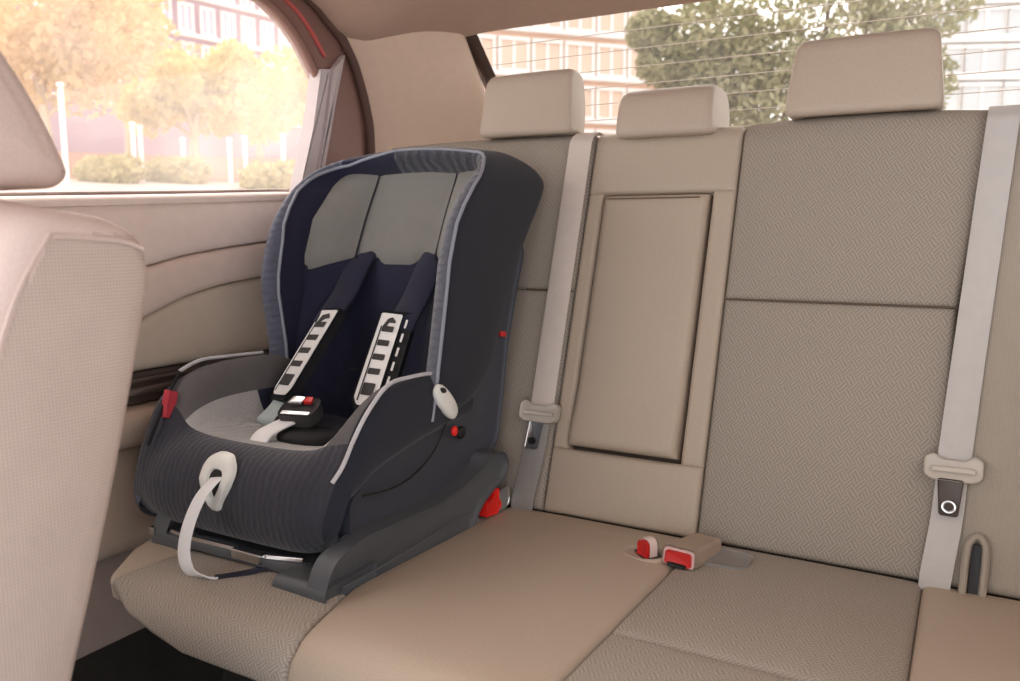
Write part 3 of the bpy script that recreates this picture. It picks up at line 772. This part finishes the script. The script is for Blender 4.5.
# harness
def strap_path(a):
    return [(CX+a, pad_y(a, .86, .004), .86), (CX+a, pad_y(a, .83, .020), .83), (CX+a, pad_y(a, .78, .045), .78), (CX+a*1.02, 1.205, .735), (CX+a*1.04, 1.145, .66), (CX+a*1.05, 1.098, .600), (CX+a*1.06, 1.075, .576)]
for sg in (-1, 1):
    a = .088*sg
    sp = smooth_path(strap_path(a), 6)
    hs = mesh('shoulder_strap', ribbon(sp[:20], (1, 0, 0), .060, .012), 'navy', cs)
    p0, p1 = Vector((CX+a-sg*.010, 1.214, .744)), Vector((CX+a*1.0+sg*.014, 1.090, .590))
    dirv = (p1-p0).normalized(); side = Vector((1, 0, 0)); side = (side-dirv*side.dot(dirv)).normalized(); nor = dirv.cross(side)
    if nor.y > 0: nor = -nor
    side = (side-nor*sg*.28).normalized(); nor = dirv.cross(side)
    if nor.y > 0: nor = -nor
    L = (p1-p0).length
    pf = lambda u, v, h: p0+dirv*v+side*u+nor*h
    hp_ = mesh('shoulder_pad', extrude(rounded_poly([(-.034, -.004), (.034, -.004), (.036, L*.9), (.026, L+.004), (-.026, L+.004), (-.036, L*.9)], .006), -.004, .014, .004, frame=pf), 'print_black', cs)
    c0, c1 = (-.029, .029) if sg < 0 else (-.031, .010)
    prt = mesh('pad_print', extrude(rounded_poly([(c0, .002), (c1, .002), (c1, L*.9), (c1-.008, L-.006), (c0+.008, L-.006), (c0, L*.9)], .004), .0138, .0152, .0005, frame=pf), 'print_white', hp_)
    bars = []; b0, b1 = (c0+.009, c1-.014) if sg < 0 else (c0+.010, c1-.009)
    for k in range(5):
        v0 = .030+k*(L-.050)/5; hh = .012 if k < 4 else .024
        bars.append(extrude(rounded_poly([(b0, v0), (b1, v0), (b1, v0+hh), (b0, v0+hh)], .002), .0150, .0160, .0003, frame=pf))
    bars.append(extrude(rounded_poly([(b0, .030), (b0+.006, .014), (b1-.008, .010), (b1, .018), (b1, .022), (b1-.012, .022), (b0+.006, .034)], .002), .0150, .0160, .0003, frame=pf))
    bars.append(extrude(rounded_poly([(b0-.0035, .03), (b0-.001, .03), (b0-.001, L-.014), (b0-.0035, L-.014)], .001), .0150, .0158, .0003, frame=pf))
    if sg > 0:
        for k in range(6):
            v0 = .012+k*(L-.02)/6
            mesh('pad_dash', extrude(rounded_poly([(.019, v0), (.023, v0), (.023, v0+.018), (.019, v0+.018)], .0015), .0138, .0152, .0005, frame=pf), 'print_white', hp_)
    mesh('pad_bars', join(*bars), 'print_dark', prt)
    st = [p1-dirv*.02+nor*.004, p1+dirv*.012+nor*.004, Vector((CX+a*1.20, 1.052, .566)), Vector((CX+a*1.25, 1.05, .552))]
    mesh('harness_webbing', ribbon(smooth_path(st, 5), (1, 0, 0), .040, .003), 'grey_strap', cs)
# crotch strap and buckle
mesh('crotch_strap', ribbon(smooth_path([(CX-.02, .945, .552), (CX-.018, .96, .566), (CX-.012, .985, .575), (CX-.004, 1.01, .582)], 5), (1, .1, 0), .036, .006), 'white_strap', cs)
mesh('crotch_pad', ellipsoid((CX+.035, 1.015, .556), .062, .045, .014, p=.8), 'print_black', cs)
BM = Matrix.Translation((CX+.003, 1.028, .592)) @ Matrix.Rotation(R(14), 4, 'Z') @ Matrix.Rotation(R(24), 4, 'X')
bkl = mesh('harness_buckle', xf(extrude(rounded_poly([(-.030, -.030), (.030, -.030), (.036, .0), (.028, .028), (-.028, .028), (-.036, .0)], .012), -.010, .013, .006, frame=lambda u, v, h: (u, v, h)), BM), 'print_dark', cs)
mesh('buckle_plate', xf(extrude(rounded_poly([(-.028, .004), (.0, .004), (.0, .026), (-.024, .026)], .005), .012, .0155, .001, frame=lambda u, v, h: (u, v, h)), BM), 'steel', bkl)
mesh('release_button', xf(extrude(rounded_poly([(.002, .008), (.018, .008), (.016, .024), (.002, .024)], .004), .012, .017, .001, frame=lambda u, v, h: (u, v, h)), BM), 'red', bkl)
mesh('buckle_slot', xf(extrude(rounded_poly([(-.026, -.026), (.028, -.026), (.028, -.016), (-.026, -.016)], .003), .0125, .0145, .0005, frame=lambda u, v, h: (u, v, h)), BM), 'steel', bkl)
# adjuster: white collar with a strap hanging out of it
def face_y(z): return lerp([(.44, .853), (.48, .842), (.52, .845), (.55, .858), (.57, .875)], z)
out_ = [(-.002, .553), (.014, .550), (.024, .538), (.025, .522), (.018, .505), (.010, .490), (.004, .478), (-.006, .480), (-.020, .500), (-.026, .520), (-.024, .540), (-.014, .551)]
inn_ = [(0, .534), (.006, .533), (.010, .530), (.011, .522), (.008, .512), (.004, .503), (.0, .496), (-.004, .496), (-.008, .506), (-.012, .518), (-.012, .527), (-.007, .533)]
o2 = smooth_path([(u, v, 0) for u, v in out_+out_[:1]], 4)[:-1]; i2 = smooth_path([(u, v, 0) for u, v in inn_+inn_[:1]], 4)[:-1]
rr_ = []
AX = CX-.002; o2 = [Vector((p.x*1.3, .516+(p.y-.516)*1.16, 0)) for p in o2]; i2 = [Vector((p.x*1.25, .516+(p.y-.516)*1.1, 0)) for p in i2]
for f, h in ((-.02, -.004), (.0, .003), (.12, .007), (.5, .0085), (.88, .007), (1.0, .003), (1.02, -.004)):
    rr_.append([(AX+(a.x+(b.x-a.x)*f), face_y(a.y+(b.y-a.y)*f)-h-.001, a.y+(b.y-a.y)*f) for a, b in zip(o2, i2)])
ad = mesh('strap_collar', recalc(grid_geo(rr_, closed_u=True)), 'cream_plastic', cs)
mesh('collar_hole', recalc(grid_geo([[(AX+b.x*1.05, face_y(b.y)-.0022, b.y) for b in i2], [(AX+b.x*.1, face_y(.515)-.0022, .515+(b.y-.515)*.1) for b in i2]], closed_u=True, cap1=True)), 'black', ad)
sp = smooth_path([(AX+.001, .858, .526), (AX+.0, .838, .520), (AX-.003, .812, .497), (AX-.004, .790, .460), (AX+.002, .776, .425), (AX+.016, .774, .402), (AX+.036, .785, .392), (AX+.050, .797, .390)], 6)
mesh('adjuster_strap', ribbon(sp, [(1, .0, .15)]*len(sp), .027, .0025), 'white_strap', cs)
sp2 = smooth_path([(AX+.046, .793, .3905), (AX+.062, .812, .3905), (AX+.082, .838, .392), (AX+.100, .870, .398)], 5)
mesh('strap_tail', ribbon(sp2, [(1, -.5, .1)]*len(sp2), .022, .003), 'navy_strap', cs)

# ================================================================== CABIN SHELL
XD = -1.35
C1 = [(.2, .70), (.7, .765), (1.01, .844), (1.08, .858), (1.18, .871), (1.28, .881), (1.5, .893), (1.75, .9)]
C2 = [(.2, .55), (.7, .64), (1.0, .752), (1.074, .778), (1.16, .795), (1.28, .808), (1.5, .826), (1.75, .84)]
SILL = [(.2, .915), (.84, .951), (1.09, .964), (1.38, .981), (1.8, .995)]
con = lambda v: [(0, v), (3, v)]
def strip(lo, hi, x_lo, x_hi, bulge, ys=(.2, 1.78), r=.012, n=40, gap=.0011):
    rows = []
    for k in range(n+1):
        y = ys[0]+(ys[1]-ys[0])*k/n; a = lerp(lo, y)+gap; b = lerp(hi, y)-gap; row = []
        row.append((XD-.03, y, a))
        for j in range(13):
            f = (1-math.cos(math.pi*j/12))/2
            e = math.sqrt(max(0, 1-(1-min(1, min(f, 1-f)*(b-a)/r))**2))
            row.append((XD+x_lo+(x_hi-x_lo)*f+bulge*math.sin(math.pi*f)-r*(1-e), y, a+(b-a)*f))
        row.append((XD-.03, y, b)); rows.append(row)
    return recalc(grid_geo(rows, cap0=True, cap1=True, closed_u=True))
door = empty('door_1', (XD, .98, .31), 0, kind='structure', label='pale rear door panel beside the child car seat', cat='car door')
mesh('top_trim', strip(C1, SILL, .028, .0, .006), 'door_top', door)
mesh('middle_trim', strip(C2, C1, .026, .026, .004), 'door_band', door)
mesh('cloth_insert', strip(con(.643), C2, .012, .018, .0), 'door_cloth', door)
mesh('dark_strip', strip(con(.582), con(.643), .012, .004, -.004, r=.006), 'door_dark', door)  # dark strip between armrest and cloth insert
mesh('pull_handle', join(tube(smooth_path([(XD+.014, .92, .607), (XD+.034, .95, .612), (XD+.036, 1.04, .614), (XD+.014, 1.08, .616)], 5), .007), tube(smooth_path([(XD+.014, .92, .628), (XD+.026, .95, .630), (XD+.028, 1.08, .632), (XD+.014, 1.12, .633)], 5), .004)), 'door_dark', door)
mesh('armrest', strip(con(.512), con(.582), .055, .06, .006, r=.02), 'door_low', door)
mesh('lower_panel', strip(con(.315), con(.512), .04, .012, .004, r=.02), 'door_low', door)
mesh('door_skin', box(XD-.09, XD-.028, .2, 1.80, .22, .95), 'door_top', door)
# sill ledge and weather strip
rows = []
for k in range(31):
    y = .2+1.58*k/30; z = lerp(SILL, y)
    rows.append([(XD-.03, y, z-.01), (XD+.004, y, z-.006), (XD+.002, y, z+.004), (XD-.006, y, z+.010), (XD-.03, y, z+.013), (XD-.05, y, z+.012)])
mesh('sill_ledge', recalc(grid_geo(rows)), 'door_top', door)
mesh('weather_strip', recalc(grid_geo([[(XD-.040, r_[4][1], r_[4][2]-.004), (XD-.036, r_[4][1], r_[4][2]+.006), (XD-.046, r_[4][1], r_[4][2]+.007), (XD-.05, r_[4][1], r_[4][2]-.004)] for r_ in rows], closed_u=True)), 'frame', door)
# window frame of the door
IN = [(.2, 1.425), (.7, 1.425), (1.1, 1.422), (1.25, 1.414), (1.343, 1.398), (1.401, 1.369), (1.447, 1.331), (1.487, 1.281), (1.50, 1.262)]
OUT = [(.2, 1.475), (.8, 1.475), (1.2, 1.466), (1.36, 1.455), (1.461, 1.428), (1.515, 1.396), (1.566, 1.361), (1.608, 1.311), (1.640, 1.242), (1.660, 1.172), (1.664, 1.10), (1.655, .965)]
poly = IN+[(1.545, 1.262), (1.515, 1.14), (1.48, 1.03), (1.45, .965)]+OUT[::-1]
def flat_solid(poly, x0, x1):
    import bmesh
    bm = bmesh.new()
    a = [bm.verts.new((x0, y, z)) for y, z in poly]; b = [bm.verts.new((x1, y, z)) for y, z in poly]
    from mathutils.geometry import tessellate_polygon
    for t in tessellate_polygon([[Vector((y, z, 0)) for y, z in poly]]):
        bm.faces.new([a[i] for i in t]); bm.faces.new([b[i] for i in t][::-1])
    for i in range(len(poly)):
        j = (i+1) % len(poly); bm.faces.new((a[i], b[i], b[j], a[j]))
    bmesh.ops.recalc_face_normals(bm, faces=bm.faces)
    bm.verts.index_update(); g = ([v.co.copy() for v in bm.verts], [[v.index for v in f.verts] for f in bm.faces]); bm.free(); return g
fr = mesh('window_frame', flat_solid(poly, XD-.045, XD-.006), 'frame', door, sharp=30)
mesh('frame_edge', tube(smooth_path([(XD-.014, y, z) for y, z in IN], 4), .011, 8), 'frame', fr)
mesh('red_seal', tube(smooth_path([(XD-.004, y, z) for y, z in ((.2, 1.452), (.9, 1.45), (1.2, 1.444), (1.33, 1.428), (1.415, 1.402), (1.47, 1.362), (1.515, 1.312))], 4), .005, 8), 'redline', fr)
mesh('divider_bar', join(extrude(rounded_poly([(1.493, 1.280), (1.528, 1.284), (1.490, 1.12), (1.44, .965), (1.40, .965), (1.46, 1.14)], .004), XD-.03, XD+.004, .004), extrude(rounded_poly([(1.532, 1.286), (1.572, 1.325), (1.535, 1.21), (1.498, 1.08), (1.455, .965), (1.445, .965), (1.495, 1.12)], .003), XD-.03, XD+.010, .004)), 'strip', door)
w1 = mesh('window_1', box(XD-.034, XD-.030, .2, 1.62, .93, 1.44), 'glass_side', kind='structure', label='rear door window glass with a glare veil mixed in, full of bright daylight', cat='window')
# door opening seal and C-pillar trim
mesh('trim_2', tube(smooth_path([(XD+.004, y+.004, z) for y, z in OUT[3:]], 5), .012, 8), 'seal', kind='structure')
PF = [(1.470, 1.440), (1.520, 1.402), (1.572, 1.365), (1.614, 1.313), (1.647, 1.242), (1.668, 1.172), (1.672, 1.10), (1.67, .96)]
PR = [(1.700, 1.45), (1.732, 1.405), (1.752, 1.378), (1.795, 1.322), (1.85, 1.252), (1.91, 1.172), (1.97, 1.10), (2.08, .96)]
rows = []
for (y0, z0), (y1, z1) in zip(PF, PR):
    row = []
    for k in range(13):
        f = k/12
        x = -1.338+(.212)*f; y = y0+(y1-y0)*f; z = z0+(z1-z0)*f
        b = .018*math.sin(math.pi*f)
        row.append((x+b*.6, y-b*.7, z))
    row.append((-1.121, y1+.012, z1+.002)); row.append((-1.135, y1+.04, z1+.004)); rows.append(row)
mesh('trim_1', recalc(grid_geo(rows)), 'pillar', kind='structure', sharp=0)
# rear window
def gl(x, s): return (x, 1.765+.42*s, 1.396-.395*s)
gp = lambda x0, x1, s0, s1, o, n=8: [[(p[0], p[1]-o*.68, p[2]-o*.73) for p in [gl(x0+(x1-x0)*i/n, s0+(s1-s0)*j/4) for i in range(n+1)]] for j in range(5)]
slab = lambda x0, x1, s0, s1, o0, o1: recalc(join(grid_geo(gp(x0, x1, s0, s1, o0)), grid_geo(gp(x0, x1, s0, s1, o1))))
win2 = mesh('window_2', slab(-1.125, .30, -.03, 1, 0, -.004), 'glass_rear', kind='structure', label='rear window glass behind the headrests', cat='window')
mesh('glass_border', join(grid_geo(gp(-1.14, -1.092, -.02, 1, .002)), grid_geo(gp(-1.14, .32, -.06, -.012, .003)), grid_geo(gp(.27, .32, -.02, 1, .002))), 'frit', win2)
mesh('heater_wires', join(*[tube([gl(-1.09, s), gl(.27, s)], .0011, 5) for s in [.1+.085*k for k in range(10)]]), 'wire', win2)
mesh('trim_3', join(box(-1.16, .36, 1.60, 2.22, .94, .965)), 'seam', kind='structure', label='parcel shelf behind the rear backrest')
# ceiling
rows = []
for j in range(41):
    y = -.5+2.27*j/40; row = []
    for i in range(33):
        x = -1.34+1.70*i/32
        edge = lerp([(1.2, 1.462), (1.36, 1.452), (1.461, 1.426), (1.515, 1.394), (1.566, 1.360), (1.61, 1.353), (1.80, 1.36)], y)
        q = min(x+1.34, .36-x)/.30; q = max(0, min(1, q)); q = q*q*(3-2*q)
        f = max(0, min(1, (1.78-y)/.75)); inner = 1.384+.085*(1-(1-f)**2)
        z = edge*(1-q)+inner*q
        row.append((x, y, z))
    rows.append(row)
top = [[(p[0], p[1], p[2]+.05) for p in r_] for r_ in rows]
mesh('ceiling', recalc(join(grid_geo(rows), grid_geo(top))), 'ceil', kind='structure')
# floor and door sill
rows = []
for j in range(9):
    y = -.5+2.0*j/8
    rows.append([(-1.42, y, .30), (-1.345, y, .31), (-1.33, y, .29), (-1.31, y, .20), (-1.30, y, .165)])
mesh('trim_4', recalc(grid_geo(rows)), 'sill_trim', kind='structure')
rows = []
for j in range(9):
    y = -.5+2.0*j/8
    rows.append([(-1.30, y, .17), (-1.285, y, .12), (-1.24, y, .03), (-1.16, y, .0), (-.72, y, 0), (-.62, y, .04), (-.52, y, .10), (-.42, y, .04), (-.32, y, 0), (.36, y, 0)])
mesh('floor', recalc(grid_geo(rows)), 'carpet', kind='structure')

# the other side of the cabin, mirrored about the car's middle line
def mirrored(o, name, parent=None, xm=-1.0):
    me = o.data.copy(); me.flip_normals(); c = D.objects.new(name, me); COL.objects.link(c)
    wm = MW[o]
    for v in me.vertices:
        p = wm @ v.co; v.co = (xm-p.x, p.y, p.z)
    if parent:
        inv = MW[parent].inverted()
        for v in me.vertices: v.co = inv @ v.co
        c.parent = parent; MW[c] = MW[parent]
    else: MW[c] = Matrix.Identity(4)
    for md in o.modifiers:
        s2 = c.modifiers.new(md.name, md.type); s2.levels = md.levels; s2.render_levels = md.render_levels
    return c
door2 = empty('door_2', (.35, .98, .31), 0, kind='structure', label='rear door on the far right of the cabin', cat='car door')
for ch in [o for o in D.objects if o.parent == door]:
    c_ = mirrored(ch, ch.name.split('.')[0], door2)
    for g_ in [o for o in D.objects if o.parent == ch]: mirrored(g_, g_.name.split('.')[0], c_)
for nm, new in (('trim_1', 'trim_5'), ('trim_2', 'trim_6'), ('trim_4', 'trim_7'), ('window_1', 'window_3')):
    props(mirrored(D.objects[nm], new), kind='structure')

# ================================================================== OUTSIDE
def pt(az_px, dist, z=0):
    """a spot `dist` metres from the car along the bearing of a picture column"""
    a = (az_px-510)/814*1.0
    f = Vector((-.4909, .8712)); r = Vector((.8712, .4909)); v = (f+r*a/.9914).normalized()
    return Vector((v.x*dist, v.y*dist, z))
def ground_z(d): return -.3 if d < 7 else -.3+(d-7)*.10+1.35*min(1, max(0, (d-7)/3))
# rising ground beyond the car
rows = []
for j in range(15):
    d = 2.2+j*3.2; rows.append([tuple(pt(-1900+2900*k/12, d, 0))[:2]+(ground_z(d)-.02,) for k in range(13)])
mesh('ground', recalc(grid_geo(rows)), 'paving', kind='structure', sharp=0)

def leaf_cloud(blobs, n, size, rnd):
    V, Fc = [], []
    for _ in range(n):
        c, r = rnd.choice(blobs)
        while True:
            d = Vector((rnd.uniform(-1, 1), rnd.uniform(-1, 1), rnd.uniform(-1, 1)))
            if .05 < d.length < 1: break
        d = d.normalized()*d.length**.5
        p = Vector(c)+Vector((d.x*r[0], d.y*r[1], d.z*r[2]))
        u = Vector((rnd.gauss(0, 1), rnd.gauss(0, 1), rnd.gauss(0, 1))).normalized(); v = u.orthogonal().normalized(); s = size*rnd.uniform(.6, 1.3)
        o = len(V); V += [p-u*s, p+v*s*.55, p+u*s, p-v*s*.55]; Fc.append([o, o+1, o+2, o+3])
    return (V, Fc)
def tree(name, base, h, blobs, n, size, leaf, bark, label, group, seed):
    rnd = random.Random(seed)
    root = empty(name, tuple(base), 0, label=label, cat='tree', group=group)
    b = Vector(base); bl = [((b.x+c[0], b.y+c[1], b.z+c[2]), r) for c, r in blobs]
    mesh('foliage', leaf_cloud(bl, n, size, rnd), leaf, root, smooth=False)
    gs = [tube(smooth_path([b, b+Vector((rnd.uniform(-.05, .05), 0, h*.4)), b+Vector((rnd.uniform(-.1, .1), 0, h*.75))], 4), [.09-.04*k/8 for k in range(9)])]
    for c, r in blobs[:4]:
        gs.append(tube([b+Vector((0, 0, h*.45)), b+Vector(c)*.96], [.04, .015]))
    mesh('trunk', join(*gs), bark, root)
# big olive tree seen through the rear window
def T_at(px, d, z): p = pt(px, d); p.z = z; return p
b0 = T_at(800, 10, -.3)
def off(px, y, d=10): # bearing column and picture row at a distance, relative to the trunk foot
    p = pt(px, d); return (p.x-b0.x, p.y-b0.y, .9+d*(233-y)/821*math.hypot(1, (px-510)/821)-b0.z)
blobs = [(off(x, y), (r, r, r*.8)) for x, y, r in ((820, -60, 1.3), (740, 20, .85), (870, 10, .95), (700, 55, .55), (800, 60, .95), (900, 50, .6), (760, 85, .6), (850, 95, .8), (690, 75, .4), (645, 45, .3), (930, 20, .4), (720, 105, .6), (800, 115, .8), (660, 75, .35), (690, 112, .45), (880, 112, .6), (760, 118, .6))]
tree('broadleaf_tree', b0, 3.6, blobs, 18000, .05, 'leaf_green', 'bark', 'olive green tree seen through the rear window behind the headrests', 'trees outside', 3)
# pale trees beyond the door window
specs = [(60, 13.2, 95, 1.05, 'leaf_gold', 'broad golden pale tree at the left of the door window', 11), (140, 17, 85, 1.15, 'leaf_gold', 'golden tree with the tallest crown in the door window', 12),
         (205, 14.3, 112, .72, 'leaf_yellow', 'pale yellow tree in the middle of the door window under the mauve building', 13), (268, 18, 112, .85, 'leaf_yellow', 'pale yellow tree right of the middle in the door window, left of the window divider', 14), (322, 15.2, 112, .78, 'leaf_yellow', 'pale yellow tree beside the window divider bar', 15), (10, 20, 110, 1.0, 'leaf_gold', 'golden tree behind the front headrest', 16)]
for px, d, yy, r, lf, lab, seed in specs:
    base = T_at(px, d, ground_z(d)); zc = .9+d*(233-yy)/821*math.hypot(1, (px-510)/821)-base.z
    rnd = random.Random(seed)
    wd = 1.35 if px > 170 else 1.0
    bb = [((rnd.uniform(-.75, .75)*r*wd, rnd.uniform(-.75, .75)*r*wd, zc+rnd.uniform(-.5, .55)*r), (r*rnd.uniform(.4, .65),)*3) for _ in range(12)]
    if px in (60, 140): bb += [((rnd.uniform(-.8, .8)*r, 0, zc+r*rnd.uniform(.6, 1.3)), (r*.6,)*3) for _ in range(4)]
    tree('street_tree', base, zc, bb, 4200, .075, lf, 'pale_bark', lab, 'trees outside', seed)
# hedge shrubs
for px, d, w, lab in ((285, 11.5, .55, 'rounded pale shrub at the right end of the paving'), (120, 12.5, .5, 'pale shrub between two white posts'), (185, 12.8, .5, 'low pale shrub under the mauve building')):
    b = T_at(px, d, ground_z(d)); rnd = random.Random(px)
    mesh('shrub', leaf_cloud([((b.x+k*.3-.3, b.y, b.z+.14), (w*.6, w*.5, .2)) for k in range(3)], 900, .07, rnd), 'hedge', smooth=False, label=lab, cat='shrub', group='shrubs outside')
# low wall and posts
for px0, px1, d, lab in ((35, 190, 13.4, 'low pale stone wall behind the white posts'), (196, 340, 13.4, 'pale stone wall stretch behind the rounded shrub')):
    rows = []
    for k in range(7):
        p = pt(px0+(px1-px0)*k/6, d); q = pt(px0+(px1-px0)*k/6, d+.25); z = ground_z(d)
        rows.append([(p.x, p.y, z-.1), (p.x, p.y, z+.33), (p.x*.999, p.y*.999, z+.36), (q.x, q.y, z+.36), (q.x, q.y, z-.1)])
    mesh('garden_wall', recalc(grid_geo(rows, closed_u=True, cap0=True, cap1=True)), 'wall_stone', label=lab, cat='wall', kind='thing')
for px, d, h, lab in ((78, 11, 1.15, 'tallest white post, standing nearest to the front headrest'), (145, 12.5, .78, 'white post left of the twin posts'), (152, 12.6, .74, 'white post close beside its taller twin'), (193, 12.8, .6, 'slim white post below the golden tree'), (238, 12.6, .62, 'white post left of a thinner one'), (253, 12.8, .66, 'thin white post in the middle of the paving'), (290, 12.6, .7, 'white post above the rounded shrub')):
    b = T_at(px, d, ground_z(d)); w = .03
    root = empty('bollard_post', tuple(b), 0, label=lab, cat='post', group='white posts outside')
    mesh('post', tube([(b.x, b.y, b.z), (b.x, b.y, b.z+h*.97)], w, 10), 'post_white', root)
    mesh('cap', ellipsoid((b.x, b.y, b.z+h), w*1.5, w*1.5, w), 'post_white', root)

# buildings: (corner bearings, distance), facade frame along the wall
def building(name, pxa, da, pxb, db, z0, z1, wall, label, win, rows_, cols, pane, bar, depth=6, band=None):
    A = pt(pxa, da); B = pt(pxb, db); u = (B-A); L = u.length; u.normalize(); n = Vector((-u.y, u.x, 0))
    if n.dot(A) < 0: n = -n
    root = empty(name, ((A.x+B.x)/2, (A.y+B.y)/2, z0), 0, label=label, cat='building')
    pf = lambda s, h, o: tuple(A+u*s+n*(-o)+Vector((0, 0, h)))
    def bx(s0, s1, h0, h1, o0, o1):
        return recalc(([pf(s, h, o) for s in (s0, s1) for o in (o0, o1) for h in (h0, h1)], [[0, 1, 3, 2], [4, 6, 7, 5], [0, 4, 5, 1], [2, 3, 7, 6], [0, 2, 6, 4], [1, 5, 7, 3]]))
    mesh('facade', bx(0, L, z0, z1, -depth, 0), wall, root)
    fh, fw = win
    cell_w = L/cols
    for r_ in range(rows_):
        for c in range(cols):
            zc = z1-.9-r_*fh; s0 = cell_w*c+cell_w*(1-fw)/2; s1 = s0+cell_w*fw; hh = fh*.62
            wn = mesh('window', join(bx(s0-.08, s0, zc-hh, zc, 0, .07), bx(s1, s1+.08, zc-hh, zc, 0, .07), bx(s0-.08, s1+.08, zc, zc+.09, 0, .09), bx(s0-.08, s1+.08, zc-hh-.09, zc-hh, 0, .09), bx((s0+s1)/2-.04, (s0+s1)/2+.04, zc-hh, zc, 0, .06)), bar, root)
            mesh('pane', bx(s0, s1, zc-hh, zc, .0, .03), pane, wn)
    if band:
        for r_ in range(rows_+1):
            zz = z1-.9-r_*fh+fh*.26
            mesh('ledge', bx(0, L, zz-band/2, zz+band/2, 0, .14), bar, root)
    mesh('parapet', bx(-.1, L+.1, z1-.1, z1+.25, -depth, .15), bar, root)
    return root, bx
building('brick_building', 430, 19, 650, 21, -.3, 9.2, 'brick', 'orange brick building with white window frames seen through the rear window', (1.0, .74), 7, 7, 'pane', 'white_wall', band=.10)
building('office_building', 905, 22, 1100, 24, -.3, 8.6, 'grey_wall', 'grey office building at the right of the rear window, behind the olive tree', (.85, .9), 7, 5, 'pane_grey', 'white_wall', band=.16)
building('apartment_building', 15, 27.5, 350, 34, 1.5, 13.0, 'lilac_wall', 'mauve apartment building in the top of the door window', (1.25, .5), 6, 16, 'pane_pale', 'white_wall', band=.12)

# ================================================================== LIGHT
sun_dir = Vector((-1.05, .61, .30)).normalized()
w = D.worlds.new('sky'); bpy.context.scene.world = w; w.use_nodes = True
nt = w.node_tree; nt.nodes.clear()
tc = nt.nodes.new('ShaderNodeTexCoord'); out = nt.nodes.new('ShaderNodeOutputWorld'); bg = nt.nodes.new('ShaderNodeBackground')
dot = nt.nodes.new('ShaderNodeVectorMath'); dot.operation = 'DOT_PRODUCT'; dot.inputs[1].default_value = sun_dir
nt.links.new(tc.outputs['Generated'], dot.inputs[0])
ramp = nt.nodes.new('ShaderNodeValToRGB'); cr = ramp.color_ramp
cr.elements[0].position = 0; cr.elements[0].color = (.70, .72, .76, 1)
cr.elements[1].position = 1; cr.elements[1].color = (6.0, 5.5, 5.0, 1)
e = cr.elements.new(.72); e.color = (.95, .94, .94, 1)
e = cr.elements.new(.9); e.color = (1.5, 1.4, 1.35, 1)
mr = nt.nodes.new('ShaderNodeMapRange'); mr.inputs[1].default_value = -1; mr.inputs[2].default_value = 1
nt.links.new(dot.outputs['Value'], mr.inputs[0]); nt.links.new(mr.outputs[0], ramp.inputs[0])
nt.links.new(ramp.outputs[0], bg.inputs[0]); bg.inputs[1].default_value = 1.0; nt.links.new(bg.outputs[0], out.inputs[0])
sl = D.lights.new('sun', 'SUN'); sl.energy = 1.3; sl.angle = R(9); sl.color = (1, .93, .84)
so = D.objects.new('sun', sl); COL.objects.link(so); so.rotation_euler = (-sun_dir).to_track_quat('-Z', 'Y').to_euler()

# ================================================================== CAMERA
cam = D.cameras.new('camera'); co = D.objects.new('camera', cam); COL.objects.link(co)
co.location = (0, 0, .9); co.rotation_euler = (R(82.5), 0, R(29.4))
cam.sensor_width = 36; cam.lens = 814/1020*36; cam.clip_start = .02; cam.clip_end = 200
cam.dof.use_dof = True; cam.dof.focus_distance = 1.35; cam.dof.aperture_fstop = 5
S = bpy.context.scene; S.camera = co
S.view_settings.view_transform = 'Standard'; S.view_settings.look = 'None'; S.view_settings.gamma = 1; S.view_settings.use_curve_mapping = False
S.view_settings.exposure = 1.42
